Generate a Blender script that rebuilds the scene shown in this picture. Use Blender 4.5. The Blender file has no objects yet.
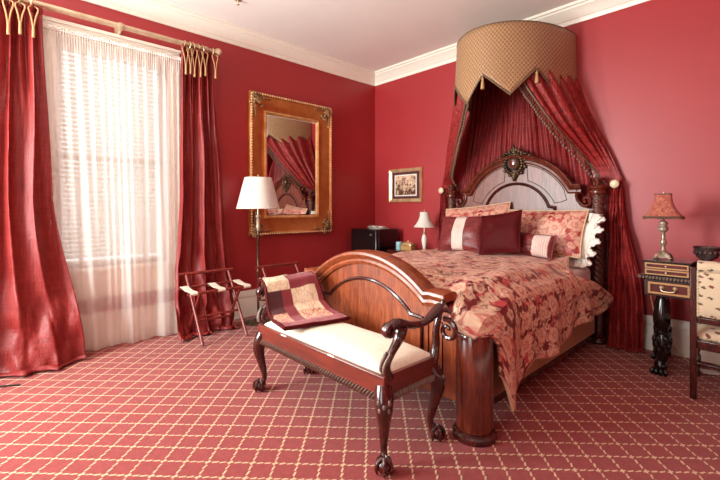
import bpy, math, random
from mathutils import Vector, Matrix
random.seed(7)
PI = math.pi
sin, cos = math.sin, math.cos
sc = bpy.context.scene
COL = sc.collection

# ------------------------------------------------------------------ camera, light, exposure
ROOM_X, ROOM_Y, CEIL = 5.7, -6.3, 3.25
cam_d = bpy.data.cameras.new('camera')
cam = bpy.data.objects.new('camera', cam_d)
COL.objects.link(cam)
cam.location = (4.269, -4.298, 1.25)
cam.rotation_euler = (PI / 2, 0, math.atan2(.731, .683))
cam_d.sensor_width = 36
cam_d.lens = 401 / 720 * 36
cam_d.shift_y = -32 / 720
cam_d.clip_start = .02
sc.camera = cam

w = bpy.data.worlds.new('daylight')
sc.world = w
w.use_nodes = True
bg = w.node_tree.nodes['Background']
bg.inputs[0].default_value = (.93, 1, .98, 1)
bg.inputs[1].default_value = 1.6


def area(name, loc, rot, sx, sy, power, color=(1, .95, .9)):
    l = bpy.data.lights.new(name, 'AREA')
    l.shape = 'RECTANGLE'
    l.size, l.size_y = sx, sy
    l.energy = power
    l.color = color
    o = bpy.data.objects.new(name, l)
    COL.objects.link(o)
    o.location = loc
    o.rotation_euler = rot
    return o


# daylight at the left wall's windows, plus added fill lights at front openings
DAY = (.84, 1.0, .985)
area('daylight_side_window', (-.45, -3.41, 1.75), (0, -PI / 2, 0), 2.1, 1.2, 9, DAY)
area('daylight_second_side_window', (-.02, -5.3, 1.70), (0, -PI / 2 - .25, 0), 2.0, 1.0, 190, DAY)
area('added_front_fill', (.85, ROOM_Y + .0, 1.75), (PI / 2 + .30, 0, 0), 1.0, 2.0, 330, DAY)  # added fill from behind the camera, evens the light on the bed wall
area('added_far_front_fill', (3.5, ROOM_Y + .0, 1.75), (PI / 2 + .30, 0, 0), 1.1, 2.0, 40, DAY)  # second, weaker fill light, added on the unseen front wall

vs = sc.view_settings
vs.view_transform = 'Standard'
vs.look = 'None'
vs.exposure = 0.0
vs.gamma = 1
vs.use_curve_mapping = False


# ------------------------------------------------------------------ material helpers
def lin(r, g, b):
    f = lambda c: (c / 255 / 12.92) if c / 255 <= .04045 else ((c / 255 + .055) / 1.055) ** 2.4
    return (f(r), f(g), f(b), 1)


class NT:
    def __init__(s, name):
        s.m = bpy.data.materials.new(name)
        s.m.use_nodes = True
        s.nt = s.m.node_tree
        s.p = s.nt.nodes['Principled BSDF']
        s.out = s.nt.nodes['Material Output']

    def node(s, t, **k):
        n = s.nt.nodes.new(t)
        for a, b in k.items():
            setattr(n, a, b)
        return n

    def put(s, sock, v):
        if isinstance(v, bpy.types.NodeSocket):
            s.nt.links.new(v, sock)
        else:
            sock.default_value = v

    def math(s, op, a, b=0.0, c=0.0):
        n = s.node('ShaderNodeMath', operation=op)
        s.put(n.inputs[0], a)
        s.put(n.inputs[1], b)
        s.put(n.inputs[2], c)
        return n.outputs[0]

    def coord(s, kind='Object', scale=None, rot=None, loc=None):
        o = s.node('ShaderNodeTexCoord').outputs[kind]
        if scale or rot or loc:
            m = s.node('ShaderNodeMapping')
            s.put(m.inputs[0], o)
            if loc: m.inputs[1].default_value = loc
            if rot: m.inputs[2].default_value = rot
            if scale: m.inputs[3].default_value = scale
            o = m.outputs[0]
        return o

    def sep(s, v):
        n = s.node('ShaderNodeSeparateXYZ')
        s.put(n.inputs[0], v)
        return n.outputs

    def noise(s, v, scale, detail=3, rough=.5, dist=0):
        n = s.node('ShaderNodeTexNoise')
        s.put(n.inputs['Vector'], v)
        n.inputs['Scale'].default_value = scale
        n.inputs['Detail'].default_value = detail
        n.inputs['Roughness'].default_value = rough
        n.inputs['Distortion'].default_value = dist
        return n.outputs[0]

    def voro(s, v, scale, rand=1.0, feature='F1'):
        n = s.node('ShaderNodeTexVoronoi', feature=feature)
        s.put(n.inputs['Vector'], v)
        n.inputs['Scale'].default_value = scale
        n.inputs['Randomness'].default_value = rand
        return n

    def step(s, v, lo, hi):
        n = s.node('ShaderNodeMapRange', interpolation_type='SMOOTHSTEP')
        s.put(n.inputs[0], v)
        n.inputs[1].default_value = lo
        n.inputs[2].default_value = hi
        return n.outputs[0]

    def mix(s, f, a, b):
        n = s.node('ShaderNodeMix', data_type='RGBA')
        s.put(n.inputs[0], f)
        s.put(n.inputs[6], a)
        s.put(n.inputs[7], b)
        return n.outputs[2]

    def bump(s, h, strength=.3, dist=.01):
        n = s.node('ShaderNodeBump')
        n.inputs['Strength'].default_value = strength
        n.inputs['Distance'].default_value = dist
        s.put(n.inputs['Height'], h)
        s.put(s.p.inputs['Normal'], n.outputs[0])

    def set(s, **k):
        names = dict(base='Base Color', rough='Roughness', metal='Metallic', spec='Specular IOR Level', sheen='Sheen Weight',
                     sheen_r='Sheen Roughness', sheen_t='Sheen Tint', coat='Coat Weight', coat_r='Coat Roughness', aniso='Anisotropic')
        for a, b in k.items():
            s.put(s.p.inputs[names[a]], b)
        return s


M = {}


def plain(key, rgb, rough=.5, metal=0, spec=.5, coat=0, sheen=0, var=.06, vs_=30, bump=0, bs=200):
    n = NT(key)
    v = n.coord()
    c = lin(*rgb)
    d = tuple(min(1, x * (1 - 2.2 * var)) for x in c[:3]) + (1,)
    e = tuple(min(1, x * (1 + var)) for x in c[:3]) + (1,)
    n.set(base=n.mix(n.noise(v, vs_, 4), d, e), rough=rough, metal=metal, spec=spec, coat=coat, coat_r=.12, sheen=sheen)
    if bump:
        n.bump(n.noise(v, bs, 2), bump, .002)
    M[key] = n.m
    return n.m


# walls
def wallmat(key, rgb, rough):
    n = NT(key)
    v = n.coord()
    c = lin(*rgb)
    n.set(base=n.mix(n.noise(v, 1.6, 3), tuple(x * .93 for x in c[:3]) + (1,), tuple(x * 1.06 for x in c[:3]) + (1,)), rough=rough, spec=.5)
    n.bump(n.noise(v, 90, 3), .08, .004)
    M[key] = n.m


wallmat('wall_red', (164, 42, 45), .42)
wallmat('ceiling_paint', (240, 228, 220), .8)
plain('trim_white', (246, 236, 220), .35, var=.02)
plain('white_paint', (240, 234, 228), .45, var=.02)


def carpet():
    n = NT('carpet')
    o = n.sep(n.coord())
    k = 1 / math.sqrt(2)
    u = n.math('MULTIPLY', n.math('ADD', o[0], o[1]), k)
    v = n.math('MULTIPLY', n.math('SUBTRACT', o[0], o[1]), k)
    pitch = .111
    wob = n.math('MULTIPLY', n.math('SUBTRACT', n.noise(n.coord(), 60, 2), .5), .10)

    def lines(a, off, b, offb):
        t = n.math('ADD', n.math('DIVIDE', n.math('ADD', a, off), pitch), wob)
        s_ = n.math('DIVIDE', n.math('ADD', b, offb), pitch)
        # slightly slanted dashes, three to a cell
        ph = n.math('FRACT', n.math('ADD', n.math('MULTIPLY', s_, 3.0), .5))
        d = n.math('SUBTRACT', n.math('FRACT', n.math('ADD', t, .5)), .5)
        sl = n.math('MULTIPLY', n.math('SUBTRACT', ph, .5), .07)
        d = n.math('ABSOLUTE', n.math('ADD', d, sl))
        line = n.math('SUBTRACT', 1.0, n.step(d, .026, .05))
        dash = n.math('SUBTRACT', 1.0, n.step(n.math('ABSOLUTE', n.math('SUBTRACT', ph, .5)), .33, .46))
        return n.math('MULTIPLY', line, dash), line
    l1, w1 = lines(u, 1.834, v, -4.11)
    l2, w2 = lines(v, -4.11, u, 1.834)
    m = n.math('MAXIMUM', l1, l2)
    wm = n.math('MAXIMUM', w1, w2)
    tuft = n.noise(n.coord(), 420, 2, .7)
    blot = n.noise(n.coord(), 26, 4, .65)
    red = n.mix(tuft, lin(108, 32, 31), lin(164, 64, 60))
    red = n.mix(n.step(blot, .35, .7), red, n.mix(tuft, lin(120, 40, 38), lin(174, 72, 67)))
    base = n.mix(n.math('MULTIPLY', wm, .45), red, lin(150, 92, 66))
    base = n.mix(m, base, n.mix(tuft, lin(196, 150, 116), lin(232, 198, 160)))
    n.set(base=base, rough=.95, spec=.1, sheen=.15)
    n.bump(n.math('ADD', n.math('MULTIPLY', tuft, .7), n.math('MULTIPLY', m, .5)), .5, .006)
    M['carpet'] = n.m


carpet()


def wood(key, dark, mid, light, rough=.22, coat=.5, scale=1.0, axis=2):
    n = NT(key)
    sca = [14 * scale] * 3
    sca[axis] = 1.6 * scale
    v = n.coord('Object', scale=tuple(sca))
    g = n.noise(v, 1.4, 6, .62, 1.2)
    f = n.noise(v, 9, 3, .6)
    c = n.mix(n.step(g, .3, .72), lin(*dark), lin(*mid))
    c = n.mix(n.math('MULTIPLY', n.step(f, .45, .8), .6), c, lin(*light))
    n.set(base=c, rough=rough, coat=coat, coat_r=.08 if rough < .29 else .32)
    n.bump(f, .04, .003)
    M[key] = n.m


wood('mahogany', (64, 20, 12), (108, 38, 22), (140, 62, 36))
wood('mahogany_rail', (84, 24, 15), (116, 38, 23), (130, 50, 32), axis=0, rough=.3)
wood('mahogany_dark', (38, 10, 9), (74, 22, 17), (104, 38, 26))
wood('mahogany_across', (104, 40, 20), (152, 72, 38), (182, 106, 62), axis=2, rough=.30, coat=.2)
wood('headboard_wood', (100, 46, 34), (132, 68, 52), (150, 88, 70), rough=.42, coat=.3)
wood('post_wood', (70, 32, 24), (104, 54, 40), (134, 80, 62), rough=.3)
wood('rack_wood', (96, 24, 20), (140, 46, 36), (166, 70, 54), rough=.35, coat=.2)
wood('desk_wood', (26, 9, 9), (52, 18, 14), (72, 28, 20), rough=.5, coat=.05)
wood('desk_panel', (60, 10, 9), (96, 20, 15), (116, 32, 22), rough=.7, coat=0)
wood('ebony', (10, 7, 7), (24, 16, 15), (40, 28, 24), rough=.18)
plain('inlay', (196, 140, 84), .35, var=.15, vs_=60)
plain('carved_grey', (122, 92, 80), .38, var=.3, vs_=60, spec=.6, coat=.2)


def gold(key, a, b, rough=.32):
    n = NT(key)
    v = n.coord()
    g = n.noise(v, 9, 3, .6)
    n.set(base=n.mix(n.step(g, .3, .7), lin(*a), lin(*b)), rough=rough, metal=.65)
    n.bump(n.noise(v, 120, 2), .06, .002)
    M[key] = n.m


gold('gilt', (206, 146, 84), (240, 196, 132))
gold('gilt_panel', (190, 116, 60), (208, 136, 78), .27)
gold('gilt_dark', (112, 84, 58), (176, 138, 96), .4)
gold('pale_gold', (206, 166, 120), (236, 204, 160), .38)
gold('brass', (186, 160, 118), (232, 210, 168), .32)
gold('bronze', (60, 44, 34), (104, 80, 58), .35)
gold('antique_silver', (150, 134, 112), (222, 206, 184), .3)
gold('dark_silver', (70, 50, 50), (150, 120, 116), .22)
gold('rod_gold', (186, 156, 128), (212, 186, 156), .5)


def silk(key, dark, light, rough=.34, slub=1.0, sheen=.35, crinkle=0, axis=2):
    n = NT(key)
    a = [30.0, 30.0, 30.0]
    a[axis] = 2.2
    b = [5.0, 5.0, 5.0]
    b[axis] = 160
    v1 = n.noise(n.coord('Object', scale=tuple(a)), 2.4, 4, .6)
    v2 = n.noise(n.coord('Object', scale=tuple(b)), 1.0, 3, .6)
    f = n.math('ADD', n.math('MULTIPLY', v1, .6), n.math('MULTIPLY', v2, .4))
    n.set(base=n.mix(n.step(f, .36, .64), lin(*dark), lin(*light)), rough=rough, spec=.3, sheen=sheen * .5, sheen_r=.45,
          sheen_t=lin(220, 120, 120))
    h = n.math('ADD', n.math('MULTIPLY', v1, .25), n.math('MULTIPLY', v2, .35 * slub))
    if crinkle:
        h = n.math('ADD', h, n.math('MULTIPLY', n.noise(n.coord('Object', scale=(1, 1, .45)), 11, 3, .5, 1.2), crinkle))
    n.bump(h, .4, .012)
    M[key] = n.m


silk('drape_silk', (118, 26, 25), (142, 44, 40), rough=.46, sheen=.0, crinkle=1.6)
silk('canopy_silk', (100, 16, 18), (168, 48, 44), rough=.50, sheen=.1, crinkle=2.2)
silk('canopy_silk_inner', (100, 18, 20), (150, 40, 38), rough=.5, sheen=.1, crinkle=1.8)
silk('cushion_silk', (92, 30, 32), (138, 54, 52), rough=.36, sheen=.1, axis=0, crinkle=.6)


def damask(key, base, crimson, goldc, gold2, fl=4.3, crim=.5, rough=.42, sheen=.4, gamt=1.0, off=(0, 0, 0)):
    n = NT(key)
    uv = n.coord('UV', loc=off)
    wob = n.node('ShaderNodeVectorMath', operation='ADD')
    nn = n.node('ShaderNodeTexNoise')
    n.put(nn.inputs['Vector'], uv)
    nn.inputs['Scale'].default_value = 16
    sc_ = n.node('ShaderNodeVectorMath', operation='SCALE')
    n.put(sc_.inputs[0], nn.outputs[1])
    sc_.inputs['Scale'].default_value = .035
    n.put(wob.inputs[0], uv)
    n.put(wob.inputs[1], sc_.outputs[0])
    wv = wob.outputs[0]

    def bloom(scale, R, petals, rings, amp):
        vo = n.node('ShaderNodeTexVoronoi', feature='F1', voronoi_dimensions='2D')
        n.put(vo.inputs['Vector'], wv)
        vo.inputs['Scale'].default_value = scale
        vo.inputs['Randomness'].default_value = .55
        d = n.node('ShaderNodeVectorMath', operation='SUBTRACT')
        n.put(d.inputs[0], wv)
        n.put(d.inputs[1], vo.outputs['Position'])
        x, y, _ = n.sep(d.outputs[0])
        ang = n.math('ARCTAN2', y, x)
        r = n.math('POWER', n.math('ADD', n.math('MULTIPLY', x, x), n.math('MULTIPLY', y, y)), .5)
        ck = n.math('ABSOLUTE', n.math('SINE', n.math('MULTIPLY', ang, petals / 2)))
        rr = n.math('DIVIDE', r, n.math('ADD', 1 - amp, n.math('MULTIPLY', ck, amp)))
        inside = n.math('SUBTRACT', 1.0, n.step(rr, R * .9, R))
        ring = n.step(n.math('SINE', n.math('ADD', n.math('MULTIPLY', rr, 2 * PI / R * 1.6), n.math('MULTIPLY', ck, 2.6))), -.95, -.3)
        return n.math('MULTIPLY', inside, n.math('ADD', .35, n.math('MULTIPLY', ring, .65))), inside
    f1, in1 = bloom(fl, .085, 6, 40, .35)
    f2, in2 = bloom(fl * 2.1, .044, 5, 64, .40)
    pe = n.node('ShaderNodeTexVoronoi', feature='SMOOTH_F1', voronoi_dimensions='2D')
    n.put(pe.inputs['Vector'], wv)
    pe.inputs['Scale'].default_value = 46
    pet = n.math('SUBTRACT', 1.0, n.math('MULTIPLY', n.step(pe.outputs['Distance'], .38, .62), .38))
    curl = n.step(n.noise(wv, 16, 2, .5, 1.2), .53 / gamt, .56 / gamt)
    g = n.math('MULTIPLY', n.math('MAXIMUM', f1, n.math('MULTIPLY', n.math('SUBTRACT', 1.0, in1), n.math('MAXIMUM', f2, curl))), pet)
    cr = n.step(n.noise(uv, 10, 2, .5, .6), crim - .012, crim + .012)
    c = n.mix(n.math('MULTIPLY', cr, n.math('SUBTRACT', 1.0, in1)), lin(*base), lin(*crimson))
    c = n.mix(g, c, n.mix(n.noise(uv, 60, 3), lin(*goldc), lin(*gold2)))
    n.set(base=c, rough=n.math('ADD', .33, n.math('MULTIPLY', g, .3)), spec=.7, sheen=sheen * .5, sheen_r=.4, sheen_t=lin(245, 180, 175))
    n.bump(n.math('ADD', g, n.math('MULTIPLY', n.noise(uv, 18, 3), .5)), .12, .004)
    M[key] = n.m


damask('comforter_damask', (190, 66, 70), (112, 8, 20), (206, 162, 132), (236, 206, 176), fl=5.4, crim=.425, gamt=.925)
damask('sham_damask', (186, 76, 72), (150, 36, 40), (208, 148, 124), (226, 178, 152), fl=5.5, crim=.52, gamt=.97, off=(3.1, 1.2, 0))


def basket(key):
    n = NT(key)
    u, v, _ = n.sep(n.coord('UV'))
    a = n.math('SINE', n.math('MULTIPLY', u, 150))
    b = n.math('SINE', n.math('MULTIPLY', v, 140))
    d = n.math('MULTIPLY', a, b)
    h = n.noise(n.coord('UV'), 90, 3)
    c = n.mix(n.step(d, -.3, .6), lin(136, 94, 60), lin(200, 156, 114))
    c = n.mix(n.math('MULTIPLY', n.step(d, .55, .9), n.step(h, .35, .5)), c, lin(96, 62, 44))
    n.set(base=c, rough=.55, spec=.4, sheen=.1)
    n.bump(d, .25, .004)
    M[key] = n.m


basket('valance_weave')


def cream_damask():
    n = NT('cream_damask')
    v = n.coord()
    a = n.noise(v, 18, 2, .5, 2.4)
    m = n.step(n.math('ABSOLUTE', n.math('SUBTRACT', a, .5)), .03, .06)
    n.set(base=n.mix(m, lin(240, 226, 202), lin(234, 214, 186)), rough=.5, sheen=.3)
    n.bump(a, .15, .004)
    M['cream_damask'] = n.m


cream_damask()


def tapestry():
    n = NT('tapestry')
    v = n.coord('UV')
    vo = n.voro(v, 15, .8)
    d = n.node('ShaderNodeVectorMath', operation='SUBTRACT')
    n.put(d.inputs[0], v)
    n.put(d.inputs[1], vo.outputs['Position'])
    x, y, _ = n.sep(d.outputs[0])
    wv = n.noise(v, 60, 3, .6)
    y2 = n.math('ADD', y, n.math('MULTIPLY', n.math('SUBTRACT', wv, .5), .03))
    r = n.math('ADD', n.math('ABSOLUTE', n.math('MULTIPLY', n.math('ADD', x, n.math('MULTIPLY', y2, .5)), .55)), n.math('ABSOLUTE', y2))
    m = n.math('SUBTRACT', 1.0, n.step(r, .0085, .0125))
    c = n.mix(n.noise(v, 90, 3), lin(196, 168, 136), lin(218, 194, 164))
    c = n.mix(m, c, n.mix(n.step(n.noise(v, 7, 1), .45, .6), lin(120, 62, 50), lin(84, 74, 52)))
    n.set(base=c, rough=.85, sheen=.2)
    n.bump(n.noise(v, 300, 2), .3, .003)
    M['tapestry'] = n.m


tapestry()


def quiltmat():
    n = NT('quilt_patchwork')
    u, v, _ = n.sep(n.coord('UV'))
    gt = lambda a, t: n.step(a, t - .006, t + .006)
    lt = lambda a, t: n.math('SUBTRACT', 1.0, gt(a, t))
    nz = n.noise(n.coord('UV'), 26, 3, .6, 1.5)
    cream = n.mix(n.step(nz, .45, .6), lin(236, 214, 184), lin(212, 178, 142))
    tan = n.mix(n.step(nz, .42, .6), lin(228, 190, 150), lin(176, 84, 80))
    burg = n.mix(nz, lin(104, 20, 30), lin(150, 44, 54))
    dark = n.mix(nz, lin(52, 8, 12), lin(82, 18, 22))
    c = n.mix(gt(u, .42), dark, cream)                        # middle row: dark patch, cream patch
    c = n.mix(gt(v, .70), c, tan)                             # row lying on the seat
    c = n.mix(n.math('MULTIPLY', gt(u, .25), lt(u, .43)), c, burg)   # velvet sash
    c = n.mix(lt(v, .46), c, n.mix(gt(u, .42), cream, burg))  # row over the arm
    c = n.mix(gt(u, .90), c, burg)
    c = n.mix(gt(v, .86), c, burg)
    n.set(base=c, rough=.65, sheen=.5, sheen_r=.4, sheen_t=lin(240, 190, 190))
    q = n.math('ABSOLUTE', n.math('SINE', n.math('MULTIPLY', n.math('ADD', u, n.math('MULTIPLY', n.noise(n.coord('UV'), 6, 2), .5)), 62)))
    n.bump(n.math('ADD', n.math('MULTIPLY', q, .5), nz), .35, .008)
    M['quilt_patchwork'] = n.m


quiltmat()


def velvet():
    n = NT('velvet')
    v = n.coord()
    n.set(base=n.mix(n.noise(v, 6, 3), lin(60, 3, 5), lin(86, 8, 10)), rough=.7, spec=.15, sheen=.12, sheen_r=.3, sheen_t=lin(190, 50, 60))
    n.bump(n.noise(v, 12, 3), .15, .01)
    M['velvet'] = n.m


velvet()


def lace_stripe():
    n = NT('lace_stripe')
    u, v, _ = n.sep(n.coord('UV'))
    s1 = n.step(n.math('SINE', n.math('MULTIPLY', u, 330)), .0, .9)
    dots = n.step(n.math('MULTIPLY', n.math('SINE', n.math('MULTIPLY', v, 260)), n.math('SINE', n.math('MULTIPLY', u, 260))), .1, .5)
    c = n.mix(s1, lin(222, 190, 178), lin(192, 144, 134))
    c = n.mix(n.math('MULTIPLY', dots, .5), c, lin(240, 220, 206))
    n.set(base=c, rough=.6, sheen=.3)
    n.bump(n.math('ADD', s1, dots), .2, .003)
    M['lace_stripe'] = n.m


lace_stripe()

plain('white_linen', (238, 226, 214), .8, var=.03, sheen=.3, bump=.2, bs=60)
plain('bedskirt', (176, 126, 84), .7, var=.1, vs_=12, sheen=.3, bump=.2)
plain('braid', (120, 84, 54), .6, var=.5, vs_=160, bump=.6, bs=150)
plain('braid_dark', (112, 74, 52), .55, var=.6, vs_=140, bump=.6, bs=150)
plain('cord_tan', (184, 138, 92), .6, var=.15, vs_=100, bump=.4)
plain('strap_cream', (226, 210, 192), .8, var=.05)
plain('black_plastic', (14, 11, 11), .22, var=.1, coat=.3)
plain('black_gloss', (10, 7, 8), .08, var=.1)
plain('black_leather', (20, 14, 14), .4, var=.2, bump=.4)
plain('paper', (232, 222, 212), .7, var=.03)
plain('paper_grey', (190, 176, 166), .6, var=.1)
plain('blue_ceramic', (150, 186, 190), .3, var=.15)
plain('porcelain', (238, 222, 206), .25, var=.05, coat=.4)
plain('knob_cream', (230, 206, 170), .3, var=.1, coat=.5)
plain('cord_beige', (214, 176, 132), .5, var=.05)
plain('cable_black', (22, 16, 16), .4)
plain('garnet', (96, 24, 14), .12, coat=.8, var=.2)
plain('mat_brown', (84, 24, 24), .6, var=.1)
plain('switch_white', (236, 226, 214), .4, var=.02)
plain('gilt_box', (190, 140, 82), .4, var=.25, vs_=50)
plain('fringe_cream', (224, 190, 150), .7, var=.2, vs_=120)


def shade_mat(key, rgb, transl, pattern=None):
    n = NT(key)
    v = n.coord()
    c = lin(*rgb)
    col = n.mix(n.noise(v, 70, 2), tuple(x * .95 for x in c[:3]) + (1,), c)
    if pattern:
        a = n.noise(v, 22, 2, .5, 2.5)
        col = n.mix(n.step(n.math('ABSOLUTE', n.math('SUBTRACT', a, .5)), .02, .06), lin(*pattern), col)
    n.set(base=col, rough=.75, sheen=.2)
    tr = n.node('ShaderNodeBsdfTranslucent')
    n.put(tr.inputs[0], col)
    mx = n.node('ShaderNodeMixShader')
    mx.inputs[0].default_value = transl
    n.nt.links.new(n.p.outputs[0], mx.inputs[1])
    n.nt.links.new(tr.outputs[0], mx.inputs[2])
    n.nt.links.new(mx.outputs[0], n.out.inputs[0])
    M[key] = n.m


shade_mat('shade_white', (248, 240, 230), .35)
shade_mat('shade_red', (186, 84, 74), .3, (214, 140, 108))
shade_mat('blind_white', (244, 238, 232), .25)


def sheer():
    n = NT('sheer_voile')
    v = n.coord()
    n.set(base=lin(248, 240, 234), rough=.9)
    tl = n.node('ShaderNodeBsdfTranslucent')
    tl.inputs[0].default_value = lin(248, 238, 232)
    m1 = n.node('ShaderNodeMixShader')
    m1.inputs[0].default_value = .5
    n.nt.links.new(n.p.outputs[0], m1.inputs[1])
    n.nt.links.new(tl.outputs[0], m1.inputs[2])
    tp = n.node('ShaderNodeBsdfTransparent')
    tp.inputs[0].default_value = lin(252, 246, 242)
    m2 = n.node('ShaderNodeMixShader')
    n.put(m2.inputs[0], n.math('ADD', .30, n.math('MULTIPLY', n.noise(n.coord('Object', scale=(1, 1, .05)), 30, 2), .14)))
    n.nt.links.new(m1.outputs[0], m2.inputs[1])
    n.nt.links.new(tp.outputs[0], m2.inputs[2])
    n.nt.links.new(m2.outputs[0], n.out.inputs[0])
    M['sheer_voile'] = n.m


sheer()


def glassmat():
    n = NT('pane_glass')
    gl = n.node('ShaderNodeBsdfGlossy')
    gl.inputs['Roughness'].default_value = .02
    tp = n.node('ShaderNodeBsdfTransparent')
    mx = n.node('ShaderNodeMixShader')
    mx.inputs[0].default_value = .06
    n.nt.links.new(tp.outputs[0], mx.inputs[1])
    n.nt.links.new(gl.outputs[0], mx.inputs[2])
    n.nt.links.new(mx.outputs[0], n.out.inputs[0])
    M['pane_glass'] = n.m


glassmat()
n = NT('mirror_silver')
n.set(base=n.mix(n.noise(n.coord(), 3, 2), (.78, .76, .75, 1), (.82, .80, .79, 1)), rough=.01, metal=1)
M['mirror_silver'] = n.m


def print_mat():
    n = NT('sepia_print')
    v = n.coord()
    a = n.noise(v, 14, 5, .65, .6)
    z = n.sep(v)[2]
    b = n.math('ADD', a, n.math('MULTIPLY', z, .7))
    c = n.mix(n.step(b, .36, .6), lin(92, 58, 48), lin(226, 190, 160))
    c = n.mix(n.step(n.noise(v, 34, 3), .55, .64), c, lin(120, 80, 64))
    n.set(base=c, rough=.15)
    M['sepia_print'] = n.m


print_mat()


# ------------------------------------------------------------------ mesh helpers
class MB:
    def __init__(s):
        s.v, s.f, s.uv = [], [], []          # uv: per face list (or None)

    def add(s, verts, faces, uvs=None):
        b = len(s.v)
        s.v += [tuple(p) for p in verts]
        for f in faces:
            s.f.append([i + b for i in f])
            s.uv.append([uvs[i] for i in f] if uvs else None)
        return s

    def box(s, x0, x1, y0, y1, z0, z1, mat=None):
        vs_ = [Vector((x, y, z)) for x in (x0, x1) for y in (y0, y1) for z in (z0, z1)]
        if mat: vs_ = [mat @ p for p in vs_]
        return s.add(vs_, [(0, 1, 3, 2), (4, 6, 7, 5), (0, 4, 5, 1), (2, 3, 7, 6), (0, 2, 6, 4), (1, 5, 7, 3)])

    def grid(s, nu, nv, fn, cu=False, cv=False, uvf=None):
        V, U = [], []
        for j in range(nv + (0 if cv else 1)):
            for i in range(nu + (0 if cu else 1)):
                u, v = i / nu, j / nv
                V.append(fn(u, v))
                U.append(uvf(u, v) if uvf else (u, v))
        W = nu if cu else nu + 1
        H = nv if cv else nv + 1
        F = []
        for j in range(nv):
            for i in range(nu):
                F.append((j * W + i, j * W + (i + 1) % W, ((j + 1) % H) * W + (i + 1) % W, ((j + 1) % H) * W + i))
        return s.add(V, F, U)

    def lathe(s, prof, c=(0, 0, 0), seg=24, mat=None, fn=None, caps=True):
        V, F = [], []
        n_ = len(prof)
        for r, z in prof:
            for k in range(seg):
                a = 2 * PI * k / seg
                rr = fn(r, z, a) if fn else r
                p = Vector((rr * cos(a), rr * sin(a), z))
                if mat: p = mat @ p
                V.append(p + Vector(c))
        for j in range(n_ - 1):
            for k in range(seg):
                F.append((j * seg + k, j * seg + (k + 1) % seg, (j + 1) * seg + (k + 1) % seg, (j + 1) * seg + k))
        if caps:
            if prof[0][0] > 1e-5: F.append(tuple(range(seg))[::-1])
            if prof[-1][0] > 1e-5: F.append(tuple((n_ - 1) * seg + k for k in range(seg)))
        return s.add(V, F)

    def ell(s, c, r, seg=14, rings=8, rot=None):
        prof = [(sin(PI * k / rings), -cos(PI * k / rings)) for k in range(rings + 1)]
        m = Matrix.Diagonal((r[0], r[1], r[2], 1)) if len(r) == 3 else None
        if rot: m = rot.to_4x4() @ m
        return s.lathe(prof, c, seg, m, caps=False)

    def tube(s, pts, rad, seg=10, sy=1.0, caps=True, closed=False, up=None):
        pts = [Vector(p) for p in pts]
        n_ = len(pts)
        R = rad if isinstance(rad, (list, tuple)) else [rad] * n_
        V, F = [], []
        prev = None
        for i, p in enumerate(pts):
            if closed:
                t = pts[(i + 1) % n_] - pts[i - 1]
            else:
                t = pts[min(i + 1, n_ - 1)] - pts[max(i - 1, 0)]
            if t.length < 1e-9: t = Vector((0, 0, 1))
            t.normalize()
            if up is not None:
                a = Vector(up)
                a = (a - t * a.dot(t))
            elif prev is None:
                a = Vector((0, 0, 1)) if abs(t.z) < .9 else Vector((1, 0, 0))
                a = (a - t * a.dot(t))
            else:
                a = prev - t * prev.dot(t)
            a.normalize()
            prev = a
            b = t.cross(a)
            for k in range(seg):
                an = 2 * PI * k / seg
                V.append(p + a * (R[i] * cos(an)) + b * (R[i] * sy * sin(an)))
        m = n_ if closed else n_ - 1
        for i in range(m):
            for k in range(seg):
                i2 = (i + 1) % n_
                F.append((i * seg + k, i * seg + (k + 1) % seg, i2 * seg + (k + 1) % seg, i2 * seg + k))
        if caps and not closed:
            F.append(tuple(range(seg))[::-1])
            F.append(tuple((n_ - 1) * seg + k for k in range(seg)))
        return s.add(V, F)

    def prism(s, pts, d0, d1, fn):
        """pts: closed 2D outline; fn(a, b, d) -> 3D."""
        n_ = len(pts)
        V = [fn(a, b, d0) for a, b in pts] + [fn(a, b, d1) for a, b in pts]
        F = [tuple(range(n_))[::-1], tuple(range(n_, 2 * n_))]
        F += [(i, (i + 1) % n_, n_ + (i + 1) % n_, n_ + i) for i in range(n_)]
        return s.add(V, F)

    def strip(s, path, prof, fn, closed=False):
        """sweep a 2D profile (n offset, d depth) along a 2D path in a plane; fn(a,b,d)->3D."""
        n_ = len(path)
        V, F = [], []
        for i, (a, b) in enumerate(path):
            if closed:
                p0, p1 = path[i - 1], path[(i + 1) % n_]
            else:
                p0, p1 = path[max(i - 1, 0)], path[min(i + 1, n_ - 1)]
            d1 = Vector((a - p0[0], b - p0[1]))
            d2 = Vector((p1[0] - a, p1[1] - b))
            if d1.length < 1e-9: d1 = d2
            if d2.length < 1e-9: d2 = d1
            d1.normalize(); d2.normalize()
            t = d1 + d2
            t.normalize()
            nx, ny = -t.y, t.x
            k = 1 / max(.5, t.dot(d1))
            for o, d in prof:
                V.append(fn(a + nx * o * k, b + ny * o * k, d))
        L = len(prof)
        m = n_ if closed else n_ - 1
        for i in range(m):
            i2 = (i + 1) % n_
            for k in range(L):
                F.append((i * L + k, i * L + (k + 1) % L, i2 * L + (k + 1) % L, i2 * L + k))
        if not closed:
            F.append(tuple(range(L))[::-1])
            F.append(tuple((n_ - 1) * L + k for k in range(L)))
        return s.add(V, F)

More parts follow.
